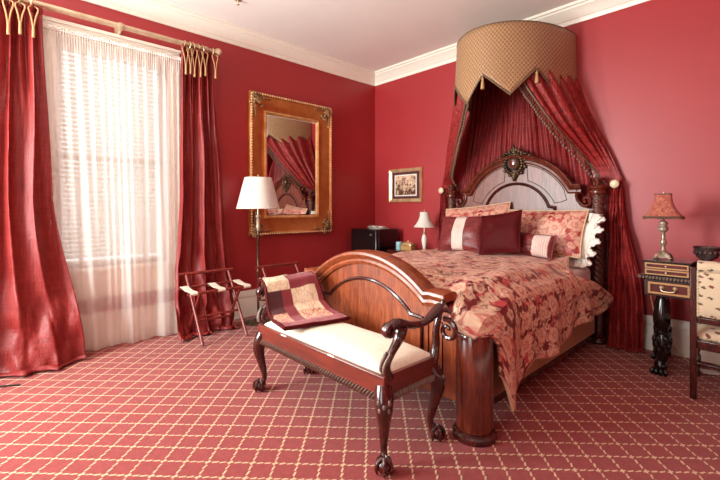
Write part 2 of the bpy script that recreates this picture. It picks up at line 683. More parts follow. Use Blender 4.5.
    def build(s, name, mat, parent=None, loc=None, rot=None, angle=40, bevel=0, sub=0, solid=0, seg=2):
        me = bpy.data.meshes.new(name)
        me.from_pydata(s.v, [], s.f)
        if any(u for u in s.uv):
            lay = me.uv_layers.new(name='UVMap')
            li = 0
            for f, u in zip(s.f, s.uv):
                for k in range(len(f)):
                    lay.data[li].uv = u[k] if u else (0, 0)
                    li += 1
        me.validate()
        import bmesh
        bm = bmesh.new()
        bm.from_mesh(me)
        bmesh.ops.recalc_face_normals(bm, faces=bm.faces)
        bm.to_mesh(me)
        bm.free()
        me.shade_smooth()
        if not sub:
            me.set_sharp_from_angle(angle=math.radians(angle))
        me.materials.append(M[mat])
        o = bpy.data.objects.new(name, me)
        COL.objects.link(o)
        if parent: o.parent = parent
        if loc: o.location = loc
        if rot: o.rotation_euler = rot
        if bevel:
            b = o.modifiers.new('bevel', 'BEVEL')
            b.width, b.segments, b.limit_method, b.angle_limit = bevel, seg, 'ANGLE', math.radians(50)
            b.harden_normals = False
        if sub:
            b = o.modifiers.new('subdivision', 'SUBSURF')
            b.levels = b.render_levels = sub
        if solid:
            b = o.modifiers.new('solidify', 'SOLIDIFY')
            b.thickness, b.offset = solid, 0
        return o


def thing(name, label, cat, loc=(0, 0, 0), rz=0, group=None):
    o = bpy.data.objects.new(name, None)
    o.empty_display_size = .1
    COL.objects.link(o)
    o.location = loc
    o.rotation_euler = (0, 0, rz)
    return tag(o, label, cat, group)


def tag(o, label, cat, group=None):
    o['label'] = label
    o['category'] = cat
    if group: o['group'] = group
    return o


def struct(o):
    o['kind'] = 'structure'
    return o


def copy_tree(o, parent=None):
    c = o.copy()
    COL.objects.link(c)
    if parent: c.parent = parent
    for ch in list(o.children):
        copy_tree(ch, c)
    return c


def lerp(a, b, t): return a + (b - a) * t


def ss(a, b, x):
    t = max(0, min(1, (x - a) / (b - a)))
    return t * t * (3 - 2 * t)


def spline(pts, n_):
    """Catmull-Rom through pts, n_ samples per span."""
    P = [Vector(p) for p in pts]
    P = [P[0] * 2 - P[1]] + P + [P[-1] * 2 - P[-2]]
    out = []
    for i in range(1, len(P) - 2):
        for k in range(n_):
            t = k / n_
            a, b, c, d = P[i - 1], P[i], P[i + 1], P[i + 2]
            out.append(.5 * ((2 * b) + (c - a) * t + (2 * a - 5 * b + 4 * c - d) * t * t + (3 * b - a - 3 * c + d) * t ** 3))
    out.append(P[-2])
    return out


def spiral(c, r0, turns, a0, n_=28, k=.82, sgn=1):
    """2D inward spiral points starting at radius r0."""
    out = []
    for i in range(n_ + 1):
        t = i / n_
        r = r0 * (1 - k * t)
        a = a0 + sgn * turns * 2 * PI * t
        out.append((c[0] + r * cos(a), c[1] + r * sin(a)))
    return out


def hsh(i, j=0):
    x = sin(i * 127.1 + j * 311.7) * 43758.5453
    return x - math.floor(x)


def vn(x, y, z=0):
    """smooth value noise, -1..1"""
    xi, yi = math.floor(x), math.floor(y)
    fx, fy = x - xi, y - yi
    fx, fy = fx * fx * (3 - 2 * fx), fy * fy * (3 - 2 * fy)
    a = lerp(hsh(xi + z * 17, yi), hsh(xi + 1 + z * 17, yi), fx)
    b = lerp(hsh(xi + z * 17, yi + 1), hsh(xi + 1 + z * 17, yi + 1), fx)
    return lerp(a, b, fy) * 2 - 1


# ------------------------------------------------------------------ room shell
T = .15
struct(MB().box(-T, ROOM_X + T, ROOM_Y - T, T, -.1, 0).build('floor', 'carpet'))
struct(MB().box(-T, ROOM_X + T, ROOM_Y - T, T, CEIL, CEIL + .1).build('ceiling', 'ceiling_paint'))
WZ0, WZ1 = .72, 2.70


def wall_with_holes(name, axis, a, b, pos0, pos1, holes):
    m = MB()

    def seg(s0, s1, z0, z1):
        if axis == 'y':
            m.box(pos0, pos1, s0, s1, z0, z1)
        else:
            m.box(s0, s1, pos0, pos1, z0, z1)
    cur = a
    for h0, h1 in holes:
        seg(cur, h0, 0, CEIL)
        seg(h0, h1, 0, WZ0)
        seg(h0, h1, WZ1, CEIL)
        cur = h1
    seg(cur, b, 0, CEIL)
    return struct(m.build(name, 'wall_red'))


W1 = (-3.86, -2.963)
W2 = (-5.85, -4.8)
wall_with_holes('wall_left', 'y', ROOM_Y, 0, -T, 0, [W2, W1])
wall_with_holes('wall_front', 'x', -T, ROOM_X + T, ROOM_Y - T, ROOM_Y, [(.35, 1.35), (2.95, 4.05)])  # front wall openings are made up to hold the added fill lights
struct(MB().box(-T, ROOM_X + T, 0, T, 0, CEIL).build('wall_back', 'wall_red'))
struct(MB().box(ROOM_X, ROOM_X + T, ROOM_Y, 0, 0, CEIL).build('wall_right', 'wall_red'))

crown = [(0, .165), (.012, .165), (.018, .15), (.018, .125), (.03, .12), (.045, .10), (.07, .072), (.095, .052), (.105, .045), (.105, .03),
         (.128, .024), (.128, 0), (0, 0)]
base = [(0, 0), (.022, 0), (.022, .20), (.017, .215), (.022, .235), (.02, .25), (.010, .275), (.006, .30), (0, .30)]


def run_x(name, prof, x0, x1, ywall, out, z, up):
    m = MB()
    L = len(prof)
    V = [(x, ywall + out * d, z + up * h) for x in (x0, x1) for d, h in prof]
    F = [(k, (k + 1) % L, L + (k + 1) % L, L + k) for k in range(L)] + [tuple(range(L))[::-1], tuple(range(L, 2 * L))]
    return struct(m.add(V, F).build(name, 'trim_white', angle=30))


def run_y(name, prof, y0, y1, xwall, out, z, up):
    m = MB()
    L = len(prof)
    V = [(xwall + out * d, y, z + up * h) for y in (y0, y1) for d, h in prof]
    F = [(k, (k + 1) % L, L + (k + 1) % L, L + k) for k in range(L)] + [tuple(range(L))[::-1], tuple(range(L, 2 * L))]
    return struct(m.add(V, F).build(name, 'trim_white', angle=30))


run_x('trim_1', crown, 0, ROOM_X, 0, -1, CEIL, -1)
run_y('trim_2', crown, ROOM_Y, 0, 0, 1, CEIL, -1)
run_y('trim_3', crown, ROOM_Y, 0, ROOM_X, -1, CEIL, -1)
run_x('trim_4', crown, 0, ROOM_X, ROOM_Y, 1, CEIL, -1)
run_x('baseboard_back', base, 0, ROOM_X, 0, -1, 0, 1)
run_y('baseboard_left', base, ROOM_Y, 0, 0, 1, 0, 1)
run_y('baseboard_right', base, ROOM_Y, 0, ROOM_X, -1, 0, 1)
run_x('baseboard_front', base, 0, ROOM_X, ROOM_Y, 1, 0, 1)


def window_left(name, h):
    y0, y1 = h
    root = bpy.data.objects.new(name, None)
    COL.objects.link(root)
    struct(root)
    root.location = (0, (y0 + y1) / 2, 0)
    hw = (y1 - y0) / 2
    m = MB()                                          # casing, header, sill and apron
    m.box(0, .03, -hw - .11, -hw, WZ0 - .02, WZ1 + .12)
    m.box(0, .03, hw, hw + .11, WZ0 - .02, WZ1 + .12)
    m.box(0, .034, -hw - .11, hw + .11, WZ1, WZ1 + .12)
    m.box(0, .05, -hw - .13, hw + .13, WZ1 + .12, WZ1 + .15)
    m.build('window_casing', 'trim_white', root, bevel=.004)
    MB().box(-.02, .06, -hw - .13, hw + .13, WZ0 - .035, WZ0).box(0, .025, -hw - .1, hw + .1, .44, WZ0 - .035).build('window_sill', 'trim_white', root, bevel=.005)
    zm = (WZ0 + WZ1) / 2
    f = MB()
    for a, b, x in ((WZ0, zm + .02, -.11), (zm - .02, WZ1, -.14)):
        f.box(x, x + .035, -hw, -hw + .05, a, b).box(x, x + .035, hw - .05, hw, a, b)
        f.box(x, x + .035, -hw, hw, a, a + .05).box(x, x + .035, -hw, hw, b - .05, b)
    f.build('window_frame', 'white_paint', root, bevel=.003)
    MB().box(-.097, -.093, -hw + .05, hw - .05, WZ0 + .05, zm - .03).build('pane', 'pane_glass', root)
    MB().box(-.127, -.123, -hw + .05, hw - .05, zm + .03, WZ1 - .05).build('pane', 'pane_glass', root)
    return root


window_left('window_1', W1)

# venetian blind hung inside the window opening
bl = thing('venetian_blind', 'white slatted venetian blind lowered behind the white sheer curtain', 'blind', (-.04, sum(W1) / 2, WZ1))
hw = (W1[1] - W1[0]) / 2 - .012
MB().box(-.025, .025, -hw, hw, -.05, -.002).build('headrail', 'white_paint', bl, bevel=.004)
m = MB()
z = -.075
while z > -1.90:
    rm = Matrix.Translation((0, 0, z)) @ Matrix.Rotation(math.radians(38), 4, 'Y')
    m.box(-.024, .024, -hw, hw, -.0013, .0013, rm)
    z -= .041
m.build('slats', 'blind_white', bl)
MB().box(-.02, .02, -hw, hw, -1.945, -1.92).build('bottom_rail', 'white_paint', bl, bevel=.004)
m = MB()
for yy in (-hw * .6, hw * .6):
    m.box(-.026, -.024, yy - .012, yy + .012, -1.93, -.05).box(.024, .026, yy - .012, yy + .012, -1.93, -.05)
m.build('ladder_tape', 'white_paint', bl)


# ------------------------------------------------------------------ window curtains
def sheer_fn(u, v):
    y = lerp(-3.99, -2.845, u)
    zt, zb = 2.735, .012
    z = lerp(zt, zb, v)
    k = ss(0, .1, v)
    spread = lerp(1.0, .90, v)
    y = -3.40 + (y + 3.40) * spread + .07 * v
    ph = u * 2 * PI
    x = .072 + .055 * v + k * (.013 * (1 - .65 * v) * sin(ph * 17 + 2.5 * sin(ph * 2)) + .026 * v * sin(ph * 3.4 + 2) + .016 * v * sin(ph * 7.3 + 2 * v))
    x += (1 - k) * .006 * sin(ph * 60)
    z += .008 * v * sin(ph * 6.3 + 1)
    if v == 1: z = .012
    return (x, y, z)


sh = thing('sheer_curtain', 'sheer white voile curtain gathered on a thin rod across the window', 'curtain', (0, 0, 0))
m = MB()
m.grid(240, 40, sheer_fn)
m.build('voile_panel', 'sheer_voile', sh)
m = MB()
m.grid(240, 3, lambda u, v: (sheer_fn(u, 0)[0] + .012 * (1 if v < .5 else -1) * (0 < v < 1) + .008 * sin(u * 420), sheer_fn(u, 0)[1], lerp(2.775, 2.715, v) + .004 * sin(u * 380)))
m.build('gathered_heading', 'white_linen', sh)
MB().tube([(.072, -4.05, 2.745), (.072, -2.78, 2.745)], .007).build('thin_rod', 'white_paint', sh)

# pole
rod = thing('curtain_pole', 'antique gold curtain pole with ball finial spanning above the window', 'curtain pole', (.12, -3.4, 2.90))
MB().tube([(0, -1.25, 0), (0, .86, 0)], .024, 16).build('pole', 'rod_gold', rod)
fin = MB().lathe([(0, 0), (.026, .002), (.03, .012), (.02, .02), (.024, .03), (.042, .05), (.047, .068), (.042, .086), (.022, .10), (.012, .108), (0, .112)], (0, .845, 0), 16,
                 Matrix.Rotation(-PI / 2, 4, 'X')).build('finial', 'rod_gold', rod)
fin2 = fin.copy()
COL.objects.link(fin2)
fin2.rotation_euler = (PI, 0, 0)
fin2.location = (0, -.39, 0)
br0 = MB().tube([(-.12, 0, -.03), (-.06, 0, -.045), (0, 0, -.028)], .012, 8).box(-.12, -.108, -.025, .025, -.085, .03).lathe([(.03, -.02), (.034, 0), (.03, .02)], (0, 0, 0), 16, Matrix.Rotation(PI / 2, 4, 'X'))
br = br0.build('bracket', 'rod_gold', rod)
for yy in (-1.2, .78):
    b2 = br.copy()
    COL.objects.link(b2)
    b2.location = (0, yy, 0)


def make_drape(label, top, mid, bot, xs, nfold, seed, ring_ys, puddle):
    root = thing('silk_curtain', label, 'curtain', (.12, (top[0] + top[1]) / 2, 0))
    cy = root.location.y
    ztop = 2.83

    def fn(u, v):
        # v 0 top .. 1 floor .. 1.12 puddle
        vv = min(v * 1.10, 1.0)
        ex = max(0, v * 1.10 - 1.0) / .10
        z = lerp(ztop, .015, vv)
        if vv < .55:
            a, b = [lerp(top[k], mid[k], ss(0, .55, vv)) for k in (0, 1)]
        else:
            a, b = [lerp(mid[k], bot[k], ss(.5, 1.0, vv)) for k in (0, 1)]
        uu = u + .018 * vn(u * 6, vv * 3, seed)
        y = lerp(a, b, uu)
        ph = 2 * PI * nfold * (u + .07 * vn(vv * 1.8, u * 3, seed + 3)) + 1.2 * vn(u * 7, vv * 1.2, seed + 4)
        amp = lerp(.034, .036, vv) * (1 + .5 * vn(u * 5, vv * 2.5, seed + 1)) * (1 - .35 * ss(.5, .9, vv))
        big = .03 * vv * sin(2 * PI * 2.3 * u + seed + 1.5 * vv)
        k_ = ss(.06, .42, vv)
        ph2 = 2 * PI * nfold * 1.9 * (u + .03 * vn(u * 6, 1, seed))
        x = lerp(0, xs, vv ** 1.6) + amp * sin(ph) * lerp(.45, 1, k_) + (1 - k_) * .026 * sin(ph2) + big
        y += .016 * cos(ph * 1.0)
        cr = ss(.55, .95, vv)
        x += cr * (.034 if seed < 5 else .06) * vn(u * 5 + vv * 6, vv * 11 - u * 5, seed + 5)
        x += .006 * vn(u * 9 + vv * 4, vv * 15 - u * 4, seed + 7)
        z += cr * .02 * vn(u * 7, vv * 10, seed + 9) * (1 - ss(.93, 1, vv))
        z = max(z, .012)
        cz = ss(.74, .93, vv)
        x += cz * .030 * (1 - abs(2 * ((vv * 9 + 2.2 * u + .8 * vn(u * 4, vv * 6, seed)) % 1) - 1)) * (.6 + .6 * vn(u * 6, vv * 7, seed + 2))
        x += cz * .018 * vn(u * 22 + vv * 12, vv * 34 - u * 9, seed + 8)
        x += puddle * ss(.80, 1, vv) * (.5 + .5 * u if seed < 5 else 1.25 - .6 * u)
        if ex > 0:
            x += .06 * ex + .02 * vn(u * 14, ex * 2, seed)
            z = .012 + .028 * sin(PI * ex) * (.6 + .5 * vn(u * 16, 3, seed)) + .008
        x = max(x, -.085)
        return (x, y - cy, z)
    mb = MB()
    mb.grid(110, 90, fn)
    mb.build('fabric', 'drape_silk', root, solid=.004)
    # heading ruffle above the pleats
    def head(u, v):
        p = fn(u, 0)
        return (p[0] + .01 * sin(u * 90) + .01 * v, p[1], ztop - .01 + .055 * v)
    MB().grid(110, 3, head).build('heading', 'drape_silk', root, solid=.004)
    for i, yy in enumerate(ring_ys):
        y = yy - cy
        MB().tube([(.043 * cos(a), y + .012 * sin(a + i), 2.888 + .043 * sin(a)) for a in [2 * PI * k / 20 for k in range(20)]], .0055, 8, closed=True).build('curtain_ring', 'brass', root)
        x0 = .055
        t = MB()
        lo = 2.69 - .05 * hsh(i, 3)
        for sg in (-1, 1):
            t.tube(spline([(.03, y + sg * .008, 2.862), (x0, y + sg * .030, 2.83), (x0 + .010, y + sg * .014, (2.83 + lo) / 2), (x0 + .014, y + sg * .003, lo)], 6), .0055, 6)
        t.lathe([(.007, 0), (.010, -.010), (.009, -.022), (.010, -.04), (.011, -.095), (.004, -.097)], (x0 + .014, y, lo + .01), 10)
        t.build('tassel_tie', 'cord_tan', root)
    return root


make_drape('wide crimson silk curtain puddling on the carpet, cut off by the photo edge', (-4.56, -3.955), (-4.62, -3.905), (-4.80, -3.70), .12, 5, 2,
           (-4.50, -4.38, -4.28, -4.17, -4.10, -4.02), .12)
make_drape('crimson silk curtain bunched at the window side nearest the mirror', (-2.885, -2.535), (-2.90, -2.45), (-2.99, -2.36), .05, 4.5, 6,
           (-2.845, -2.80, -2.76, -2.70, -2.65, -2.545), .12)

# ------------------------------------------------------------------ gilt mirror on the left wall
mr = thing('wall_mirror', 'large wall mirror in an ornate gilt frame behind the floor lamp', 'mirror', (0, -1.486, 1.764))
MW, MH = .600, .836


def rect(w_, h_): return [(-w_, -h_), (w_, -h_), (w_, h_), (-w_, h_)]


fx = lambda a, b, d: (d, a, b)
MB().strip(rect(MW - .10, MH - .10), [(.10, .002), (-.10, .002), (-.10, .05), (-.088, .068), (-.07, .072), (-.055, .058), (.02, .045), (.05, .028), (.10, .022)][::-1], fx, True).build('frame', 'gilt_panel', mr, angle=25)
MB().strip(rect(MW - .21, MH - .21), [(.02, .02), (-.012, .02), (-.012, .04), (0, .044), (.012, .036), (.02, .03)][::-1], fx, True).build('inner_slip', 'gilt', mr, angle=25)
m = MB()
per = []
for (a, b, a2, b2) in ((-MW, -MH, MW, -MH), (MW, -MH, MW, MH), (MW, MH, -MW, MH), (-MW, MH, -MW, -MH)):
    L = math.hypot(a2 - a, b2 - b)
    k_ = int(L / .032)
    for i in range(k_):
        t = (i + .5) / k_
        ya, zb = lerp(a, a2, t), lerp(b, b2, t)
        ya *= (MW - .018) / MW
        zb *= (MH - .018) / MH
        m.ell((.07, ya, zb), (.012, .013, .013), 8, 5)
m.build('beaded_edge', 'pale_gold', mr)
for sy in (-1, 1):
    for sz in (-1, 1):
        c = MB()
        rr = random.Random(3)
        cy_, cz_ = sy * (MW - .085), sz * (MH - .085)
        for k in range(44):
            a = rr.uniform(0, 2 * PI)
            d_ = rr.uniform(0, .10)
            c.ell((.062 + .02 * (1 - d_ / .08), cy_ + d_ * cos(a) * 1.05, cz_ + d_ * sin(a) * 1.05), (.016, rr.uniform(.010, .02), rr.uniform(.010, .02)), 8, 5)
        for k in range(5):                            # leaf runs along both sides
            c.ell((.066, cy_ - sy * (.07 + .028 * k), cz_ + sz * (.035 - .004 * k)), (.012, .02, .012 * (1 - .1 * k)), 8, 5)
            c.ell((.066, cy_ + sy * (.035 - .004 * k), cz_ - sz * (.07 + .028 * k)), (.012, .012 * (1 - .1 * k), .02), 8, 5)
        for q in (spiral((0, 0), .05, 1.3, 0), spiral((0, 0), .05, 1.3, PI / 2, sgn=-1)):
            c.tube([(.075, cy_ + sy * a * 1.1, cz_ + sz * b * 1.1) for a, b in q], .008, 6)
        c.build('corner_ornament', 'gilt_dark', mr)
bw, bh = MW - .215, MH - .215
g = MB()
iw, ih = bw - .03, bh - .03
V = [(.018, a, b) for a, b in rect(bw, bh)] + [(.024, a, b) for a, b in rect(iw, ih)] + [(.004, a, b) for a, b in rect(bw, bh)]
g.add(V, [(0, 1, 5, 4), (1, 2, 6, 5), (2, 3, 7, 6), (3, 0, 4, 7), (4, 5, 6, 7), (8, 11, 10, 9), (0, 8, 9, 1), (1, 9, 10, 2), (2, 10, 11, 3), (3, 11, 8, 0)])
o = g.build('mirror_glass', 'mirror_silver', mr, angle=1)

# ------------------------------------------------------------------ small framed print on the bed wall
pf = thing('framed_print', 'small sepia group print in a champagne gold frame on the bed wall', 'picture', (.609, 0, 1.567))
PW, PH = .30, .236
fy = lambda a, b, d: (a, -d, b)
MB().strip(rect(PW - .02, PH - .02), [(.03, .002), (-.02, .002), (-.02, .02), (-.012, .03), (.0, .026), (.018, .02), (.03, .014)][::-1], fy, True).build('frame', 'pale_gold', pf, angle=25)
MB().box(-PW + .04, PW - .04, -.010, -.002, -PH + .04, PH - .04).build('mount', 'mat_brown', pf)
MB().strip(rect(.192, .142), [(.008, .008), (-.008, .008), (-.008, .013), (.008, .013)][::-1], fy, True).build('print_border', 'paper', pf)
MB().box(-.186, .186, -.0125, -.008, -.136, .136).build('print', 'sepia_print', pf)

# ------------------------------------------------------------------ floor lamp
fl = thing('floor_lamp', 'tall bronze floor lamp with white empire shade in front of the mirror', 'floor lamp', (.30, -2.115, 0))
MB().lathe([(0, 0), (.145, 0), (.15, .008), (.14, .02), (.10, .03), (.05, .038), (.03, .05), (0, .05)], seg=32).build('base', 'bronze', fl)
MB().lathe([(0, .045), (.018, .045), (.022, .07), (.013, .1), (.013, .55), (.02, .56), (.013, .575), (.012, .95), (.016, .955), (.012, .965), (.012, 1.0), (0, 1.0)], seg=16).build('pole', 'bronze', fl)
MB().lathe([(0, 1.0), (.014, 1.0), (.022, 1.02), (.025, 1.05), (.022, 1.14), (.03, 1.15), (.03, 1.165), (.012, 1.18), (.012, 1.25), (0, 1.25)], seg=16).build('socket_column', 'antique_silver', fl)


def shade_shell(r0, r1, z0, z1, th=.003, n_=1, belly=0, seg=40):
    pr = []
    for k in range(n_ + 1):
        t = k / n_
        pr.append((lerp(r0, r1, t) - belly * sin(PI * t), lerp(z0, z1, t)))
    return pr + [(r - th, z) for r, z in pr[::-1]]


MB().lathe(shade_shell(.232, .145, 1.243, 1.582) + [(.232, 1.243)], seg=48, caps=False).build('lamp_shade', 'shade_white', fl)
MB().lathe([(0, 1.24), (.014, 1.25), (.016, 1.28), (.03, 1.33), (.032, 1.36), (.02, 1.39), (0, 1.395)], seg=14).build('bulb', 'porcelain', fl)
m = MB()
for k in range(3):
    a = 2 * PI * k / 3
    m.tube([(.012 * cos(a), .012 * sin(a), 1.57), (.144 * cos(a), .144 * sin(a), 1.575)], .0025, 6)
m.tube([(0, 0, 1.39), (0, 0, 1.60)], .004, 6).ell((0, 0, 1.605), (.01, .01, .012), 10, 6)
m.build('shade_spider', 'brass', fl)


# ------------------------------------------------------------------ luggage racks
def make_rack(label, x, y):
    r = thing('luggage_rack', label, 'luggage rack', (x, y, 0), 0, 'folding luggage racks along the window wall')
    hl = .215
    xf, xb = .145, -.145                       # front rail, back rail
    for s in (-1, 1):
        yy = s * hl
        MB().tube([(.235, yy, .012), (xb - .035, yy, .60)], .0145, 10).build('leg', 'rack_wood', r)
        MB().tube([(-.19, yy * .92, .012), (xf - .006, yy * .92, .475)], .0135, 10).build('leg', 'rack_wood', r)
    MB().tube([(xf, -hl - .10, .468), (xf, hl + .095, .468)], .014, 10).build('front_rail', 'rack_wood', r)
    MB().tube([(xb + .045, -hl - .10, .488), (xb + .045, hl + .095, .488)], .012, 10).build('back_rail', 'rack_wood', r)
    MB().tube([(xb - .035, -hl - .075, .605), (xb - .035, hl + .05, .605)], .016, 10).build('guard_rail', 'rack_wood', r)
    MB().tube([(.075, -hl, .23), (.075, hl, .23)], .011, 8).build('stretcher', 'rack_wood', r)
    MB().tube([(-.085, -hl * .92, .145), (-.085, hl * .92, .145)], .011, 8).build('stretcher', 'rack_wood', r)
    for yy in (-.265, 0, .26):
        m = MB()
        pts = [(xf - .014, .452), (xf + .010, .452), (xf + .0175, .466), (xf + .010, .480), (xf - .01, .485), (.03, .482), (xb + .08, .498), (xb + .048, .503), (xb + .030, .494), (xb + .030, .480), (xb + .05, .473)]
        m.strip(pts, [(0, yy - .036), (0, yy + .036), (.003, yy + .036), (.003, yy - .036)], lambda a, b, d: (a, d, b))
        m.build('strap', 'strap_cream', r)
    return r


make_rack('red wooden folding luggage rack with cream straps in front of the silk curtain', .425, -2.65)
make_rack('red wooden folding luggage rack with cream straps below the mirror, behind the bench', .50, -1.86)

# ------------------------------------------------------------------ bench
bn = thing('window_bench', 'carved mahogany bench with cream seat and claw feet before the footboard', 'bench', (2.38, -2.72, 0))
BX, BY = .595, .215                            # half sizes of the seat rails
m = MB()
m.box(-BX, BX, -BY, -BY + .03, .355, .455).box(-BX, BX, BY - .03, BY, .355, .455)
m.box(-BX, -BX + .03, -BY + .03, BY - .03, .355, .455).box(BX - .03, BX, -BY + .03, BY - .03, .355, .455)
m.box(-BX + .03, BX - .03, -BY + .03, BY - .03, .40, .43)
m.build('seat_rail', 'mahogany_rail', bn, bevel=.006)
for (x0, y0, x1, y1) in ((-BX + .03, -BY, BX - .03, -BY), (BX, -BY + .03, BX, BY - .03), (BX - .03, BY, -BX + .03, BY), (-BX, BY - .03, -BX, -BY + .03)):
    g = MB()
    L = math.hypot(x1 - x0, y1 - y0)
    k_ = int(L / .0215)
    dx, dy = (x1 - x0) / L, (y1 - y0) / L
    for i in range(k_):
        t = (i + .5) / k_
        rm = Matrix.Rotation(math.atan2(dy, dx), 3, 'Z') @ Matrix.Rotation(.55, 3, 'Y')
        g.ell((lerp(x0, x1, t), lerp(y0, y1, t), .348), (.0082, .018, .023), 8, 6, rm)
    g.build('gadrooned_edge', 'carved_grey', bn)


def seat_fn(u, v):
    a, b = u * 2 - 1, v * 2 - 1
    k = (1 - abs(a) ** 6) * (1 - abs(b) ** 4)
    return ((BX - .022) * a * (1 - .004 * (1 - abs(b))), (BY - .02) * b, .452 + .055 * max(0, k) ** .55)


m = MB()
m.grid(48, 24, seat_fn)
m.box(-BX + .024, BX - .024, -BY + .022, BY - .022, .43, .453)
m.build('seat_cushion', 'cream_damask', bn, angle=60)
for k, (x, l) in enumerate(((-.30, .06), (.17, .055))):
    MB().box(x, x + l, -BY - .0015, -BY + .002, .448, .456).build('edge_label', 'paper', bn)


def cabriole(sx, sy, name='leg'):
    c = MB()
    # outward diagonal direction
    k = Vector((sx, sy, 0)).normalized()
    top = Vector((sx * (BX - .03), sy * (BY - .03), 0))
    prof = [(.0, .40, .040), (.018, .355, .046), (.034, .315, .044), (.034, .27, .037), (.020, .21, .028), (.004, .15, .0225), (-.004, .10, .0175), (.004, .07, .0185), (.016, .05, .022)]
    pts = spline([top + k * a + Vector((0, 0, z)) for a, z, r in prof], 4)
    rr = spline([(r, 0, 0) for a, z, r in prof], 4)
    c.tube(pts, [p.x for p in rr], 14)
    leg = c.build(name, 'mahogany_dark', bn)
    f = MB()
    b0 = top + k * .03 + Vector((0, 0, .034))
    f.ell(b0, (.034, .034, .033), 16, 10)
    for q in range(5):
        a = math.atan2(k.y, k.x) + (q - 2) * 1.15
        d = Vector((cos(a), sin(a), 0))
        tp = spline([b0 + Vector((0, 0, .038)) + d * .008, b0 + d * .034 + Vector((0, 0, .022)), b0 + d * .040 + Vector((0, 0, -.004)), b0 + d * .034 + Vector((0, 0, -.03))], 4)
        f.tube(tp, [.010] * 5 + [.0095] * 4 + [.008, .007, .006, .004], 7)
    f.build('claw_foot', 'mahogany_dark', leg)
    ca = MB()
    for q in range(9):                          # acanthus carving on the knee
        t = q / 8
        zc = lerp(.345, .21, t)
        wd = .030 * (1 - t) + .006
        off = .058 * (1 - t) ** .5 + .004 + (.012 if .1 < t < .6 else 0)
        side = Vector((-k.y, k.x, 0))
        for sgn in ((-1, 1) if q % 2 == 0 else (0,)):
            p = top + k * off + side * (sgn * wd * .7) + Vector((0, 0, zc))
            ca.ell(p, (.010, .010, .015), 8, 5)
    ca.build('knee_carving', 'carved_grey', leg)
    return leg


for sx in (-1, 1):
    for sy in (-1, 1):
        cabriole(sx, sy)


def bench_arm(s):
    X = lambda a, y, z: Vector((s * a, y, z))
    a = MB()
    sup = spline([X(BX - .02, -.17, .44), X(BX - .012, -.19, .50), X(BX - .002, -.165, .555), X(BX - .004, -.115, .605), X(BX, -.095, .655), X(BX + .003, -.10, .680)], 6)
    a.tube(sup, [.034 - .013 * math.sin(PI * min(1, i / 22)) for i in range(len(sup))], 10, .8)
    arm = spline([X(BX + .004, -.185, .682), X(BX + .006, -.13, .695), X(BX + .012, -.03, .668), X(BX + .018, .06, .664), X(BX + .016, .14, .690), X(BX + .016, .205, .722)], 7)
    a.tube(arm, [.021 + .004 * sin(i * .25) for i in range(len(arm))], 10, 1.25)
    rear = spline([X(BX - .015, .19, .44), X(BX - .012, .205, .52), X(BX + .0, .19, .60), X(BX + .012, .20, .67), X(BX + .022, .215, .735), X(BX + .03, .222, .765)], 6)
    a.tube(rear, [.026 - .0005 * i for i in range(len(rear))][:-4] + [.014, .010, .007, .004], 10, .9)
    arm_o = a.build('arm', 'mahogany_dark', bn)
    sc1 = MB()
    q = spiral((-.185, .668), .026, 1.4, PI / 2, 22, sgn=1)
    sc1.tube([X(BX + .004, y, z) for y, z in q], [.019 - .009 * i / 22 for i in range(23)], 8, 1.5)
    sc1.build('arm_scroll', 'mahogany_dark', arm_o)
    sc2 = MB()
    top = spline([X(BX + .018, .17, .70), X(BX + .05, .20, .712), X(BX + .085, .215, .700)], 6)
    sc2.tube(top, .015, 8)
    q = spiral((BX + .055, .600), .062, 1.25, 1.9, 30, sgn=-1)
    sc2.tube([X(px, .215, pz) for px, pz in q], [.016 - .006 * i / 30 for i in range(31)], 8)
    sc2.build('rear_scroll', 'mahogany_dark', arm_o)
    cv = MB()
    for i in range(9):
        p = sup[4 + i]
        cv.ell((p.x + s * .012, p.y - .026 + .001 * i, p.z), (.010, .010, .013), 8, 5)
        cv.ell((p.x - s * .006, p.y - .028, p.z + .004), (.009, .009, .012), 8, 5)
    cv.build('arm_carving', 'carved_grey', arm_o)


bench_arm(1)
bench_arm(-1)

# quilt thrown over the left end of the bench
qt = thing('patchwork_quilt', 'folded cream and burgundy patchwork quilt draped over the end of the bench', 'quilt', (1.95, -2.72, .51))


def quilt_fn(u, v, lift=0.0):
    # v 0: hanging behind the arm, v .35: crest over the arm, v 1: lying on the seat
    yl = lerp(-2.50, -2.90, 1 - u)
    prof = [(1.645, .585), (1.665, .70), (1.74, .750), (1.83, .732), (1.885, .655), (1.94, .575), (2.04, .533), (2.14, .526), (2.235, .524)]
    t = v * (len(prof) - 1)
    i = min(int(t), len(prof) - 2)
    f_ = t - i
    x = lerp(prof[i][0], prof[i + 1][0], f_)
    z = lerp(prof[i][1], prof[i + 1][1], f_)
    k = 1 - v
    y = lerp(lerp(-2.985, -2.84, k), lerp(-2.545, -2.455, k), u)
    x += lerp(-.03, .05, u) * v
    # sag between arm top and beyond the arm ends
    z += .006 * vn(u * 5, v * 6, 2) + .010 * vn(u * 2.5, v * 2.2, 4) * (v < .9)
    if v > .55: z = max(z, .517)
    return (x - 1.95, y + 2.72, z - .51 + lift)


m = MB()
m.grid(36, 40, quilt_fn)
m.build('quilted_cover', 'quilt_patchwork', qt, solid=.024, sub=1)
rim = [quilt_fn(i / 20, 1) for i in range(21)] + [quilt_fn(1, 1 - i / 20) for i in range(1, 21)] + [quilt_fn(1 - i / 20, 0) for i in range(1, 21)] + [quilt_fn(0, i / 20) for i in range(1, 20)]
MB().tube(rim, .013, 8, closed=True).build('binding', 'velvet', qt)

